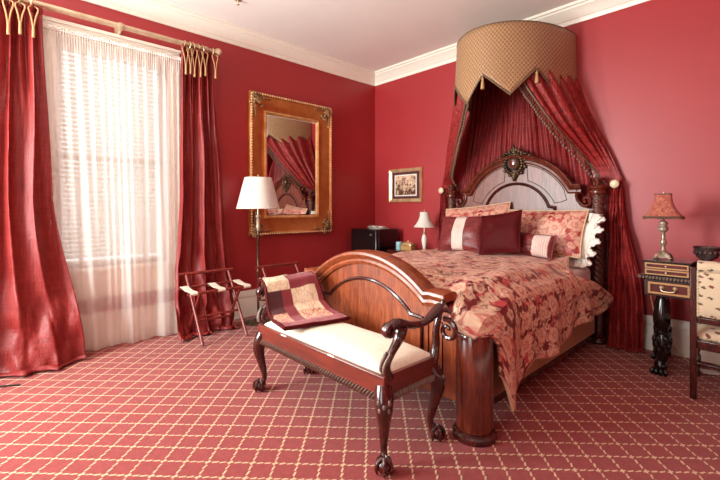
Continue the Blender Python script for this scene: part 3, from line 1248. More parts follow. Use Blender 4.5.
# ------------------------------------------------------------------ bed
bed = thing('four_post_bed', 'carved mahogany bed with arched headboard, twisted posts and round footboard pillars', 'bed', (2.26, -1.2, 0))
BCX, BCY = 2.26, -1.2
L_ = lambda x, y, z: Vector((x - BCX, y - BCY, z))


def arc_pts(cx, z_end, hw_, rise, n_=32):
    R = (hw_ * hw_ + rise * rise) / (2 * rise)
    zc = z_end + rise - R
    a0 = math.atan2(z_end - zc, hw_)
    return [(cx + R * cos(lerp(PI - a0, a0, i / n_)), zc + R * sin(lerp(PI - a0, a0, i / n_))) for i in range(n_ + 1)]


# headboard
hy = lambda y: (lambda a, b, d: L_(a, y - d, b))
AC = arc_pts(2.265, 1.455, .565, .335)
left_side = [(1.50, .35), (1.50, 1.245), (1.56, 1.25), (1.60, 1.27), (1.635, 1.31), (1.66, 1.36), (1.665, 1.41), (1.655, 1.44)]
outline = left_side + AC + [(4.53 - x, z_) for x, z_ in left_side[::-1]]
MB().prism(outline, 0, .05, hy(-.085)).build('headboard', 'headboard_wood', bed, bevel=.006)
path = [(1.615, 1.455)] + AC + [(2.915, 1.455)]
MB().strip(path, [(-.065, .03), (-.065, .062), (-.05, .075), (-.03, .072), (-.02, .085), (.0, .10), (.012, .105), (.024, .10), (.024, -.01), (0, -.01)], hy(-.085)).build('headboard_cornice', 'mahogany', bed, angle=25)
inn = [(1.86, 1.10), (1.86, 1.255), (1.905, 1.262)] + arc_pts(2.265, 1.265, .345, .245, 24) + [(2.625, 1.262), (2.67, 1.255), (2.67, 1.10)]
MB().strip(inn, [(-.018, .045), (-.012, .066), (0, .072), (.012, .066), (.018, .045)], hy(-.085)).build('panel_moulding', 'mahogany_dark', bed, angle=25)
fr = []
AI = arc_pts(2.265, 1.43, .49, .285, 30)
AJ = arc_pts(2.265, 1.30, .40, .255, 30)
lf = [p for p in AI if p[0] < 2.15]
lj = [p for p in AJ if p[0] < 2.15]
m = MB()
cl = lf + lj[::-1] + [(1.80, 1.31), (1.75, 1.33)]
for q in (cl, [(4.53 - a, b) for a, b in cl][::-1]):
    MB().strip(q, [(-.005, .048), (0, .055), (.005, .048)], hy(-.085), True).build('panel_bead', 'mahogany_dark', bed)
# wing panels beside the arch
for q in ([(1.54, .9), (1.54, 1.20), (1.60, 1.215), (1.80, 1.215), (1.80, .9)],):
    MB().strip(q, [(-.006, .048), (0, .056), (.006, .048)], hy(-.085), True).build('panel_bead', 'mahogany_dark', bed)
    MB().strip([(4.53 - a, b) for a, b in q][::-1], [(-.006, .048), (0, .056), (.006, .048)], hy(-.085), True).build('panel_bead', 'mahogany_dark', bed)
for s in (-1, 1):                              # C scrolls tucked under the ends of the arch
    c = MB()
    q = [(2.265 + s * (a), b) for a, b in [(.625, 1.44), (.612, 1.41), (.607, 1.37), (.615, 1.33), (.64, 1.295)]]
    q += [(2.265 + s * a, b) for a, b in spiral((.692, 1.318), .056, 1.15, PI * 1.15, 26)]
    c.tube([L_(a, -.145, b) for a, b in q], [.016] * len(q), 8)
    c.build('scroll_bracket', 'mahogany', bed)
md = MB()                                      # carved crest
mc = (2.255, -.165, 1.735)
md.lathe([(0, .0), (.052, .0), (.056, .016), (.048, .026), (.04, .02), (0, .02)], (0, 0, 0), 28, Matrix.Translation(L_(*mc)) @ Matrix.Diagonal((1, 1, 1.4, 1)) @ Matrix.Rotation(PI / 2, 4, 'X'))
rr = random.Random(5)
for k in range(22):
    a = 2 * PI * k / 22
    R1 = (.075, .105)
    md.ell(L_(mc[0] + R1[0] * cos(a), mc[1] - .002, mc[2] + R1[1] * sin(a)), (.017, .018, .017), 8, 5)
    R2 = (.10, .135) if k % 2 else (.085, .12)
    md.ell(L_(mc[0] + R2[0] * cos(a), mc[1] + .008, mc[2] + R2[1] * sin(a)), (.016, .014, .02), 8, 5)
for s in (-1, 1):
    for t in range(6):
        md.ell(L_(mc[0] + s * (.07 + .032 * t), mc[1] + .01, mc[2] + .115 - .010 * t - .003 * t * t), (.022, .014, .02 - .0015 * t), 8, 5)
    for t in range(4):
        md.ell(L_(mc[0] + s * (.02 + .024 * t), mc[1] + .004, mc[2] + .155 - .016 * t), (.018, .014, .020), 8, 5)
for t in range(4):
    md.ell(L_(mc[0], mc[1], mc[2] + .13 + .022 * t), (.024 - .004 * t, .016, .02), 8, 5)
    md.ell(L_(mc[0], mc[1], mc[2] - .12 - .02 * t), (.03 - .006 * t, .016, .018), 8, 5)
mcl = L_(*mc)
md.v = [tuple(mcl + Vector(((p[0] - mcl.x) * 1.22, (p[1] - mcl.y) * 1.1, (p[2] - mcl.z) * .96 - .012))) for p in md.v]
md_o = md.build('carved_medallion', 'bronze', bed)
MB().ell(L_(mc[0], mc[1] - .012, mc[2]), (.048, .020, .062), 18, 10).build('cabochon', 'garnet', md_o)


def twist_post(x, name='bedpost'):
    c = MB()
    z0, z1 = .42, 1.375
    tw = 2 * PI / .145

    def fn(u, v):
        a = 2 * PI * u
        zz = lerp(z0, z1, v)
        r = .0455 + .0048 * cos(5 * a + 2 * PI * zz / .052)
        return L_(x + r * cos(a), -.15 + r * sin(a), zz)
    c.grid(60, 240, fn, cu=True)
    p = c.build(name, 'post_wood', bed, angle=180)
    MB().box(x - BCX - .07, x - BCX + .07, -.095 - BCY, -.045 - BCY, .02, 1.02).build('post_backing', 'mahogany_dark', p, bevel=.006)
    b = MB().lathe([(0, 0), (.06, 0), (.062, .03), (.05, .05), (.056, .08), (.05, .11), (.052, .36), (.062, .37), (.062, .395), (.05, .41), (.043, .425), (0, .425)], L_(x, -.15, 0), 24)
    b.build('post_base', 'mahogany_dark', p)
    f = MB().lathe([(0, 1.37), (.048, 1.37), (.064, 1.378), (.070, 1.392), (.068, 1.405), (.060, 1.41), (.064, 1.425), (.078, 1.432), (.082, 1.446), (.072, 1.458), (.036, 1.466), (.026, 1.476), (.034, 1.486), (.038, 1.50),
                    (.044, 1.506), (.050, 1.516), (.046, 1.528), (.028, 1.538), (0, 1.54)], L_(x, -.15, 0), 24)
    f.build('finial', 'mahogany', p)


twist_post(3.062)
twist_post(1.468)

# footboard
FY = -2.33
FA = arc_pts(2.265, .745, .525, .192)
fo = [(1.50, .16), (1.50, .54), (1.58, .66), (1.62, .72), (1.70, .745)] + FA + [(2.83, .745), (2.91, .72), (2.95, .66), (3.03, .54), (3.03, .16)]
MB().prism(fo, -.02, .035, hy(FY)).build('footboard', 'mahogany_across', bed, bevel=.006)
path = [(1.585, .715), (1.60, .745), (1.70, .752)] + FA + [(2.83, .752), (2.93, .745), (2.945, .715)]
MB().strip(path, [(-.075, .034), (-.075, .052), (-.055, .062), (-.04, .056), (-.028, .072), (-.008, .085), (.008, .082), (.016, .06), (.020, 0), (.016, -.04), (0, -.05), (-.04, -.05), (-.04, -.02)],
           hy(FY)).build('footboard_cornice', 'mahogany_across', bed, angle=25)
inn = [(1.78, .30), (1.78, .585), (1.83, .590)] + arc_pts(2.265, .592, .40, .168, 26) + [(2.70, .590), (2.75, .585), (2.75, .30)]
MB().strip(inn, [(-.014, .033), (-.009, .046), (0, .050), (.009, .046), (.014, .033)], hy(FY)).build('panel_moulding', 'mahogany_dark', bed, angle=25)
for q in ([(2.80, .30), (2.80, .585), (2.90, .585), (2.90, .30)], [(1.63, .30), (1.63, .585), (1.73, .585), (1.73, .30)]):
    MB().strip(q, [(-.005, .034), (0, .043), (.005, .034)], hy(FY), True).build('panel_bead', 'mahogany_dark', bed)
for x in (3.085, 1.445):
    p = MB().lathe([(0, .05), (.098, .05), (.100, .07), (.100, .555), (.094, .568), (.05, .575), (0, .575)], L_(x, FY, 0), 40).build('foot_pillar', 'mahogany', bed)
    MB().lathe([(0, 0), (.118, 0), (.121, .012), (.118, .028), (.106, .036), (.104, .048), (0, .048)], L_(x, FY, 0), 40).build('pillar_base', 'mahogany_dark', p)
for x0 in (1.49, 3.03):
    MB().box(x0 - BCX - .012, x0 - BCX + .012, -2.23 - BCY, -.22 - BCY, .05, .098).build('side_rail', 'mahogany_dark', bed, bevel=.004)

bs = thing('box_spring', 'box spring in a tan fitted cover below the floral comforter', 'box spring', (2.26, -1.25, .17))
MB().box(-.765, .800, -.97, 1.03, -.070, .215).build('cover', 'bedskirt', bs, bevel=.025, seg=3)
MB().tube([(.807, -1.0, .19), (.807, 1.0, .19)], .006, 6).build('piping', 'bedskirt', bs)
mt = MB().box(-.765, .77, -.96, 1.03, 0, .325)
mt = mt.build('mattress', 'white_linen', None, (2.26, -1.25, .388), bevel=.05, seg=4)
tag(mt, 'white mattress on the bed showing under the comforter by the headboard', 'mattress')

# ------------------------------------------------------------------ comforter
XR, XL = 3.085, 1.40
YH, YF = -.36, -2.258


def comf(s, t):
    """s: 0 left hem .. 1 right hem, t: 0 head .. 1 foot"""
    # hem heights along the right side
    y = lerp(YH, YF, t)
    hem = lerp(.46, .33, ss(0, .12, t)) - .05 * ss(.12, .7, t) + .03 * sin(t * 9)
    hem = lerp(hem, .105, ss(.70, .89, t))
    hem += .22 * ss(.93, 1.0, t)
    top = .785
    wr = .03 + .012 * t
    # arc length parametrisation: left hang, top, right hang
    lenL, lenT, lenR = .38, XR - XL, top - hem
    A = s * (.38 + lenT + .55)
    if A < lenL:                                # left side, never seen, hangs plainly
        f_ = 1 - A / lenL
        x = XL - .02 - .02 * f_
        z = top - .06 - f_ * .33
        y2 = y
    elif A < lenL + lenT:
        k = (A - lenL) / lenT
        x = lerp(XL, XR, k)
        e = min(k, 1 - k) * lenT
        z = top - .075 * (1 - ss(0, .16, e))
        z += .014 * vn(x * 4.2, y * 4.2, 1) + .006 * vn(x * 11, y * 11, 2) + .010 * sin(x * 11 + y * 3)
        z += .016 * (1 - ss(0, .5, t)) * ss(.1, .3, k)
        y2 = y
    else:
        f_ = min(1, (A - lenL - lenT) / .55)
        x = XR + .055 * sin(min(1, f_ * 3.0) * PI / 2) + .018 * f_
        z = lerp(top - .075, hem, f_)
        rip = .024 * sin(y * 8.2 + 1.1) + .014 * sin(y * 19 + 2 + 2 * f_)
        x += rip * f_
        # flare at the head corner, foot corner fold
        x += .075 * f_ * (1 - ss(0, .16, t)) + .015 * f_ * ss(.72, .84, t) * (1 - ss(.93, 1, t))
        y2 = y + .10 * f_ * (1 - ss(0, .2, t)) - .03 * f_ * (1 - ss(.8, 1, t)) * t
        y2 += .05 * f_ * ss(.85, 1, t)
        z += .008 * vn(y * 7, f_ * 3, 5)
    # head edge folded back at the right side so the white sheet shows
    hd = 1 - ss(0, .30, t)
    if A >= lenL:
        if A < lenL + lenT:
            y2 -= .50 * ss(.86, 1, (A - lenL) / lenT) * hd
        else:
            y2 -= .50 * (1 - min(1, (A - lenL - lenT) / .55)) ** 1.3 * hd
    # foot end: dips behind the footboard, hoods the pillar at the right corner
    k2 = ss(0, 1, (x - 2.86) / .16)
    d = ss(.86, 1, t)
    if A >= lenL:
        if A < lenL + lenT:
            z -= .045 * d * (1 - k2) + .05 * ss(.80, .95, t) * k2 + .085 * ss(.955, 1, t) * k2
            y2 -= .185 * d * k2
        else:
            f_ = min(1, (A - lenL - lenT) / .55)
            q = (1 - f_) ** 3
            z -= (.05 * ss(.80, .95, t) + .085 * ss(.955, 1, t)) * q
            y2 -= .185 * d * q
            x += .055 * ss(.80, .95, t) * (1 - f_)
    return Vector((x - 2.26, y2 + 1.3, z))


cf = thing('comforter', 'red and gold floral damask comforter spread over the bed, corner hanging by the footboard pillar', 'comforter', (2.26, -1.3, 0))
NS, NTT = 150, 120
wid = .38 + XR - XL + .55
m = MB()
m.grid(NS, NTT, comf, uvf=lambda u, v: (u * wid, v * 2.0))
m.build('quilted_top', 'comforter_damask', cf, solid=.018)
hem = [comf(1, k / 120) for k in range(121)]
MB().tube(hem, .0065, 6).build('hem_piping', 'fringe_cream', cf)


# ------------------------------------------------------------------ pillows
def pillow_pt(u, v, w_, h_, th, side, pinch=.05):
    a, b = u * 2 - 1, v * 2 - 1
    x = w_ / 2 * a * (1 - pinch * (1 - b * b))
    z = h_ / 2 * b * (1 - pinch * (1 - a * a)) + h_ / 2
    k = max(0, (1 - abs(a) ** 2.2) * (1 - abs(b) ** 2.2)) ** .55
    k *= 1 + .16 * vn(a * 2.2 + w_ * 9, b * 2.2, 3) + .06 * vn(a * 6 + w_ * 5, b * 6, 2)
    return (x, side * th / 2 * k, z)


def pillow(name, label, cat, mat, w_, h_, th, loc, tilt, rz=0, roll=0, group=None, piping='same', band=None, flange=None, uvs=1.0):
    r = thing(name, label, cat, loc, 0, group)
    r.rotation_euler = (Matrix.Rotation(rz, 3, 'Z') @ Matrix.Rotation(-tilt, 3, 'X') @ Matrix.Rotation(roll, 3, 'Y')).to_euler()
    m = MB()
    for side in (-1, 1):
        m.grid(26, 22, lambda u, v: pillow_pt(u, v, w_, h_, th, side), uvf=lambda u, v: (u * w_ * uvs, v * h_ * uvs))
    m.build('pillow_body', mat, r, angle=180)
    rim = []
    for k in range(26): rim.append(pillow_pt(k / 26, 0, w_, h_, th, 1))
    for k in range(22): rim.append(pillow_pt(1, k / 22, w_, h_, th, 1))
    for k in range(26): rim.append(pillow_pt(1 - k / 26, 1, w_, h_, th, 1))
    for k in range(22): rim.append(pillow_pt(0, 1 - k / 22, w_, h_, th, 1))
    if piping:
        MB().tube(rim, .006, 6, closed=True).build('piping', mat if piping == 'same' else piping, r)
    if band:
        u0, u1, bm = band
        b = MB()
        b.grid(10, 22, lambda u, v: (lambda p: (p[0], p[1] - .004, p[2]))(pillow_pt(lerp(u0, u1, u), v, w_, h_, th, -1)), uvf=lambda u, v: (lerp(u0, u1, u) * w_, v * h_))
        b.build('lace_band', bm, r, solid=.003)
    if flange:
        fm, fw, side = flange
        b = MB()
        n_ = len(rim)

        def ff(u, v):
            i = u * (n_ - 1)
            p = Vector(rim[int(i)])
            c = Vector((0, 0, h_ / 2))
            d = (p - c).normalized()
            q = p + d * fw * v
            q += Vector((.014, .034, .012)) * (v * sin(u * 2 * PI * 21)) + Vector((0, -.03 * v, 0))
            return q
        b.grid(n_ * 3, 3, ff)
        b.build('ruffle', fm, r, solid=.002)
    return r


PZ = .808
pillow('ruffled_pillow', 'white ruffled pillow peeking out beside the right bedpost', 'pillow', 'white_linen', .36, .36, .12, (2.85, -.35, .790), .40, -.32, .03, flange=('white_linen', .10, 1))
pillow('pillow_sham', 'floral damask pillow sham behind the striped silk cushion', 'pillow', 'sham_damask', .78, .52, .20, (1.90, -.40, PZ - .010), .40, .05, -.11, 'floral pillow shams against the headboard', piping='fringe_cream')
pillow('pillow_sham', 'floral damask pillow sham beside the white ruffled pillow', 'pillow', 'sham_damask', .78, .47, .20, (2.62, -.45, PZ), .45, -.03, 0, 'floral pillow shams against the headboard', piping='fringe_cream')
pillow('striped_cushion', 'square dusky red silk cushion with a wide lace band, nearest the small porcelain lamp', 'cushion', 'cushion_silk', .50, .385, .16, (1.92, -.70, PZ - .005), .38, .08, -.03, band=(.36, .62, 'lace_stripe'))
pillow('velvet_cushion', 'deep burgundy velvet cushion standing in the middle of the pillow row', 'cushion', 'velvet', .43, .41, .16, (2.40, -.76, PZ + .012), .36, -.10, -.17)
pillow('lace_band_cushion', 'small oblong silk cushion with lace band tucked behind the velvet cushion', 'cushion', 'cushion_silk', .36, .21, .13, (2.66, -.64, PZ), .30, -.03, .06, band=(.52, .92, 'lace_stripe'))

# ------------------------------------------------------------------ bed canopy
CX = 2.245
can = thing('bed_canopy', 'half round tan valance with crimson silk canopy drapes above the headboard', 'bed canopy', (CX, 0, 2.3))
AX, BYY = .570, .85
ZT = 2.975


def ring(th, k=1.0, z=0.0): return Vector((AX * k * cos(th), -BYY * k * sin(th) - .005, z - 2.3))


def zig(th):
    """depth of the valance at angle (deg)."""
    d = math.degrees(th)
    P = [(0, .60), (11, .455), (23, .69), (42, .44), (62, .68), (84, .47), (101, .71), (126, .46), (150, .68), (168, .46), (180, .60)]
    for (a, p), (b, q) in zip(P, P[1:]):
        if a <= d <= b:
            t = (d - a) / (b - a)
            return lerp(p, q, t)
    return .5


m = MB()
NV = 180
m.grid(NV, 12, lambda u, v: ring(PI * u, 1 + .035 * v, ZT - zig(PI * u) * v), uvf=lambda u, v: (u * 2.3, v * zig(PI * u)))
m.build('valance', 'valance_weave', can, solid=.008)
edge = [ring(PI * k / NV, 1.04, ZT - zig(PI * k / NV)) for k in range(NV + 1)]
e = MB().tube(edge, .007, 6)
for k in range(0, NV * 2):
    t = k / (NV * 2)
    p = ring(PI * t, 1.045, ZT - zig(PI * t) - .004)
    e.ell(p, (.007, .007, .010), 6, 4)
e.build('braid_edge', 'braid', can)
MB().prism([(AX * cos(PI * k / 40), -BYY * sin(PI * k / 40) - .005) for k in range(41)], ZT - 2.31, ZT - 2.295, lambda a, b, d: (a, b, d)).build('top_board', 'valance_weave', can)
MB().tube([ring(PI * k / 60, 1.0, ZT) for k in range(61)], .007, 6).build('top_piping', 'braid', can)
for dg in (42, 84):
    p = ring(math.radians(dg), 1.05, ZT - zig(math.radians(dg)))
    t = MB().tube([p, p - Vector((0, 0, .035))], .003, 6)
    t.lathe([(.004, 0), (.012, -.008), (.013, -.02), (.009, -.028), (.013, -.04), (.019, -.11), (.004, -.112)], p - Vector((0, 0, .03)), 12)
    t.build('tassel', 'cord_tan', can)

# back panel
m = MB()


def backp(u, v):
    x = lerp(lerp(1.71, 2.79, u), lerp(1.50, 3.0, u), ss(0, .8, v))
    ph = u * 2 * PI
    y = -.036 - .012 * sin(ph * 21 + 4.0 * vn(u * 8, v * 1.5, 4)) * (1 + .5 * vn(u * 17, v * 3, 6)) + .004 * vn(u * 40, v * 12, 2)
    return (x - CX, y, lerp(2.93, .55, v) - 2.3)


m.grid(260, 40, backp)
m.build('back_drape', 'canopy_silk_inner', can, solid=.003)


def side_drape(s, th0, th1, tail_w, label_part):
    """s=+1 right, -1 left; inner edge at th0 (front), outer edge at th1 (wall)."""
    tie = Vector((CX + s * .945, -.075, 1.468))

    def topc(u):
        th = math.radians(lerp(th0, th1, u))
        return Vector((CX, 0, 0)) + Vector((AX * .93 * cos(th), -BYY * .93 * sin(th) - .02, 2.70))

    def fn(u, v):
        a = topc(u)
        b = tie + Vector((s * lerp(-.05, .045, u), -.03 + .02 * u, lerp(-.07, .04, u)))
        t = v
        c_ = a + Vector((s * lerp(.16, .10, u), .06, lerp(-.42, -.36, u)))
        p = a * (1 - t) ** 2 + c_ * (2 * t * (1 - t)) + b * t ** 2
        p.z -= .0 * t
        ph = 2 * PI * 5.2 * u + 1.4 * vn(u * 4, t * 1.5, 7) + 1.2 * sin(2.5 * t)
        amp = lerp(.018, .012, t) * (.35 + .65 * ss(.08, .4, t)) * (1 + .4 * vn(u * 6, 2, 5))
        nrm = Vector((s * .55, -.75, .1))
        p += nrm * amp * sin(ph)
        p += nrm * (.010 * vn(u * 9, t * 4, 3 + s) + .005 * vn(u * 26, t * 8, 2))
        k_ = 1 - ss(1.50, 2.05 if s > 0 else 1.66, p.z)
        p.y = lerp(p.y, max(p.y, -.050), k_)
        p.y = min(p.y, -.012)
        return p - Vector((CX, 0, 2.3))
    m = MB()
    m.grid(120, 60, fn)
    m.build('side_drape', 'canopy_silk', can, solid=.003)
    # fringe along the inner edge
    f = MB()
    ed = [fn(0, k / 60) for k in range(61)]
    out = Vector((-s * .012, -.012, -.006))
    f.tube([p + out for p in ed], .010, 6)
    dense = spline(ed, 2)
    for i in range(0, len(dense), 2):
        p = dense[i] + out * 1.4
        d = Vector((-s * .026, -.006, -.036)) * (1 + .2 * hsh(i))
        f.tube([p, p + d], .004, 5)
        f.ell(p + d, (.0135, .0135, .016), 6, 4)
    f.build('tassel_fringe', 'braid_dark', can)

    def tail(u, v):
        z = lerp(tie.z - .0, .012, min(1, v * 1.06))
        wd = lerp(.10, tail_w, ss(0, .75, v) * .75 + .25 * v)
        cx_ = tie.x + s * lerp(0, -.02, v)
        if s > 0: cx_ = lerp(tie.x, 3.185, v)
        x = cx_ + s * (u - .5) * wd
        ph = 2 * PI * 7 * u + 2.2 * vn(v * 2, u * 4, 6)
        dep = lerp(.02, .05, v)
        y = -.075 - lerp(.0, .05, v) - dep * (.5 + .5 * sin(ph)) - .014 * vn(u * 22, v * 12, 8)
        x += .010 * vn(u * 8, v * 9, 4)
        if v > .94:
            q = (v - .94) / .06
            y -= .10 * q * (1 - abs(u - .5))
            z = max(.012, .03 * (1 - q) + .018 * sin(u * 30))
            x += s * .04 * q * (u - .3)
        q = ss(.86, .90, s * (x - CX))                # the part behind the bedpost stays against the wall
        y = lerp(max(y, -.040), y, q)
        if s < 0: x = max(x, 1.262)
        y = min(y, -.024)
        return Vector((x - CX, y, z - 2.3))
    m = MB()
    m.grid(110, 90, tail)
    m.build('drape_tail', 'canopy_silk', can, solid=.003)


side_drape(1, 63, 2, .46, 'right')


side_drape(-1, 97, 178, .14, 'left')
for x, lb in ((CX + .945, 'cream disc curtain holdback on the wall right of the bed'), (CX - .945, 'cream disc curtain holdback on the wall left of the bed')):
    h = thing('drape_holdback', lb, 'holdback', (x, 0, 1.468), 0, 'holdbacks for the canopy drapes')
    MB().tube([(0, -.004, 0), (0, -.135, 0)], .008, 8).build('stem', 'brass', h)
    MB().lathe([(0, -.006), (.034, -.006), (.038, 0), (.034, .008), (.018, .016), (0, .018)], (0, -.14, 0), 24, Matrix.Rotation(PI / 2, 4, 'X')).build('disc', 'knob_cream', h)

# ------------------------------------------------------------------ far side of the bed: nightstand, fridge and small things
ns = thing('nightstand', 'low dark wooden nightstand hidden behind the bed under the small white lamp', 'nightstand', (.965, -.28, 0))
MB().box(-.27, .27, -.21, .21, .68, .71).build('top', 'mahogany_dark', ns, bevel=.006)
MB().box(-.25, .25, -.19, .20, .50, .68).build('drawer_case', 'mahogany', ns, bevel=.004)
MB().box(-.22, .22, -.20, -.19, .53, .65).ell((0, -.212, .59), (.014, .014, .014), 10, 6).build('drawer', 'mahogany_dark', ns)
for sx in (-.22, .22):
    for sy in (-.16, .17):
        MB().lathe([(0, 0), (.014, 0), (.016, .1), (.026, .5), (0, .5)], (sx, sy, 0), 12).build('leg', 'mahogany_dark', ns)

fg = thing('mini_fridge', 'black mini fridge standing in the room corner beyond the bed', 'fridge', (.325, -.33, 0))
MB().box(-.245, .245, -.17, .21, .02, .965).build('body', 'black_plastic', fg, bevel=.008)
d = MB().box(-.245, .245, -.225, -.176, .03, .965).build('door', 'black_plastic', fg, bevel=.010)
MB().box(.135, .165, -.2285, -.224, .885, .90).build('badge', 'antique_silver', d)
MB().box(.225, .247, -.22, -.18, .60, .80).build('door_grip', 'black_gloss', d, bevel=.003)
m = MB()
for sx in (-.2, .2):
    for sy in (-.15, .17):
        m.lathe([(.02, 0), (.02, .022)], (sx, sy, 0), 10)
m.build('feet', 'black_plastic', fg)
rr = random.Random(2)
pp = [('paper', .21, .15, .02, .20, 'white booklet lying open on top of the black fridge', 0.0), ('paper_grey', .23, .17, .012, -.15, 'grey brochure under the white booklet on the black fridge', 0)]
b = MB().box(-.12, .12, -.085, .085, 0, .012).build('brochure', 'paper_grey', None, (.40, -.32, .967), (0, 0, -.15), bevel=.002)
tag(b, 'grey brochure under the white booklet on top of the black fridge', 'brochure')
m = MB()
m.grid(12, 2, lambda u, v: (lerp(-.11, .11, u), lerp(-.08, .08, v), .002 + .022 * abs(sin(2 * PI * u)) * (1 - .3 * u)))
b = m.build('booklet', 'paper', None, (.37, -.33, .981), (0, 0, .22), solid=.003)
tag(b, 'white open booklet curling on top of the black fridge', 'booklet')

sl = thing('table_lamp', 'small porcelain table lamp with a white bell shade beside the bed canopy', 'table lamp', (1.165, -.30, .71))
sl.scale = (.88, .88, 1.06)
MB().lathe([(0, 0), (.055, 0), (.055, .012), (.04, .02), (.02, .032), (0, .032)], seg=24).build('base', 'brass', sl)
MB().lathe([(0, .03), (.018, .03), (.028, .06), (.040, .12), (.040, .15), (.030, .185), (.018, .20), (0, .20)], seg=20).build('body', 'porcelain', sl)
MB().lathe([(0, .20), (.02, .20), (.022, .212), (.012, .225), (.012, .30), (0, .30)], seg=14).build('stem', 'brass', sl)
MB().lathe(shade_shell(.152, .062, .285, .462, .003, 10, .026) + [(.152, .285)], seg=36, caps=False).build('lamp_shade', 'shade_white', sl)
MB().lathe([(0, .30), (.012, .305), (.025, .35), (.02, .375), (0, .385)], seg=12).build('bulb', 'porcelain', sl)
m = MB()
for k in range(3):
    a = 2 * PI * k / 3
    m.tube([(0, 0, .455), (.063 * cos(a), .063 * sin(a), .458)], .0025, 6)
m.tube([(0, 0, .38), (0, 0, .478)], .003, 6).ell((0, 0, .482), (.007, .007, .009), 8, 6)
m.build('shade_spider', 'brass', sl)
cup = MB().lathe([(0, 0), (.036, 0), (.040, .01), (.042, .09), (.040, .10), (.037, .10), (.036, .012), (0, .012)], seg=24, caps=False).build('tumbler', 'blue_ceramic', None, (.80, -.36, .71))
tag(cup, 'pale blue tumbler between the black fridge and the gold trinket box', 'tumbler')
bx = thing('trinket_box', 'small gold lidded trinket box on the nightstand by the blue tumbler', 'box', (.955, -.36, .71))
MB().box(-.085, .085, -.05, .05, 0, .062).build('body', 'gilt_box', bx, bevel=.008)
m = MB()
m.grid(14, 10, lambda u, v: (.09 * (u * 2 - 1), .055 * (v * 2 - 1), .064 + .04 * max(0, (1 - (u * 2 - 1) ** 4) * (1 - (v * 2 - 1) ** 4)) ** .6))
m.ell((0, 0, .112), (.012, .012, .014), 10, 6)
m.build('lid', 'pale_gold', bx, solid=.004)

# ------------------------------------------------------------------ desk at the right
dk = thing('writing_desk', 'dark carved writing desk with inlaid drawers against the bed wall', 'desk', (3.49, -.69, 0))
DW, DD, DT = 1.30, .62, .748
MB().box(0, DW, 0, DD, DT - .028, DT).build('top', 'ebony', dk, bevel=.005)
g = MB()
for i in range(62):
    g.ell((.012 + i * .0207, -.002, DT - .014), (.009, .009, .013), 6, 5, Matrix.Rotation(.5, 3, 'Y'))
for i in range(29):
    g.ell((-.002, .012 + i * .0207, DT - .014), (.009, .009, .013), 6, 5, Matrix.Rotation(.5, 3, 'X'))
g.build('rope_edge', 'carved_grey', dk)
m = MB()
m.box(.03, DW - .03, .03, .05, DT - .15, DT - .028).box(.03, DW - .03, DD - .03, DD - .01, DT - .15, DT - .028)
m.box(.03, .05, .05, DD - .03, DT - .15, DT - .028).box(DW - .05, DW - .03, .05, DD - .03, DT - .15, DT - .028)
m.build('apron', 'desk_wood', dk, bevel=.004)
for (x0, x1) in ((.05, .31), (.335, .93), (.955, 1.25)):
    dr = MB().box(x0, x1, .018, .032, DT - .138, DT - .04).build('drawer', 'desk_panel', dk, bevel=.003)
    cx_, cz_ = (x0 + x1) / 2, DT - .089
    MB().strip([(a + cx_, b + cz_) for a, b in rect((x1 - x0) / 2 - .014, .036)], [(-.007, 0), (-.007, .0035), (.007, .0035), (.007, 0)], lambda a, b, d: (a, .0185 - d, b), True).build('inlay_border', 'inlay', dr)
    p = MB()
    for sx in (-.04, .04):
        p.lathe([(.013, 0), (.015, .004), (.008, .012), (.0, .014)], (cx_ + sx, .018, cz_ + .008), 12, Matrix.Rotation(PI / 2, 4, 'X'))
    p.tube(spline([(cx_ - .04, .004, cz_ + .008), (cx_ - .036, -.006, cz_ - .012), (cx_, -.008, cz_ - .018), (cx_ + .036, -.006, cz_ - .012), (cx_ + .04, .004, cz_ + .008)], 5), .0045, 8)
    p.build('drawer_pull', 'brass', dr)


def desk_leg(x, y):
    pr = [(0, .60), (.038, .60), (.040, .575), (.030, .565), (.034, .54), (.050, .48), (.058, .42), (.056, .375), (.040, .33), (.034, .32), (.046, .312), (.046, .30), (.036, .292), (.044, .26), (.050, .21), (.046, .16),
          (.036, .11), (.034, .09), (0, .09)]
    lg = MB().lathe(pr, (x, y, 0), 22).build('leg', 'ebony', dk)
    c = MB()
    for k in range(7):
        a = 2 * PI * k / 7
        for t in range(3):
            c.ell((x + (.043 + .004 * t) * cos(a + .45 * t), y + (.043 + .004 * t) * sin(a + .45 * t), .16 + .045 * t), (.014, .014, .034), 8, 6)
    c.build('leaf_carving', 'ebony', lg)
    p = MB()
    p.ell((x - .004, y - .02, .055), (.044, .052, .054), 14, 8)
    for k in range(4):
        a = -PI / 2 + (k - 1.5) * .42
        p.ell((x - .004 + .062 * cos(a), y - .022 + .068 * sin(a), .026), (.018, .026, .026), 10, 6, Matrix.Rotation(a + PI / 2, 3, 'Z'))
    p.build('paw_foot', 'ebony', lg)


for a, b in ((.118, .155), (.058, .51), (DW - .118, .155), (DW - .058, .51)):
    desk_leg(a, b)

ch = thing('stationery_chest', 'small two drawer inlaid chest on the desk under the red lamp', 'chest', (3.515, -.655, DT))
MB().box(0, .28, 0, .30, 0, .098).build('body', 'desk_wood', ch, bevel=.003)
MB().box(-.004, .284, -.004, .304, .098, .110).build('lid', 'ebony', ch, bevel=.003)
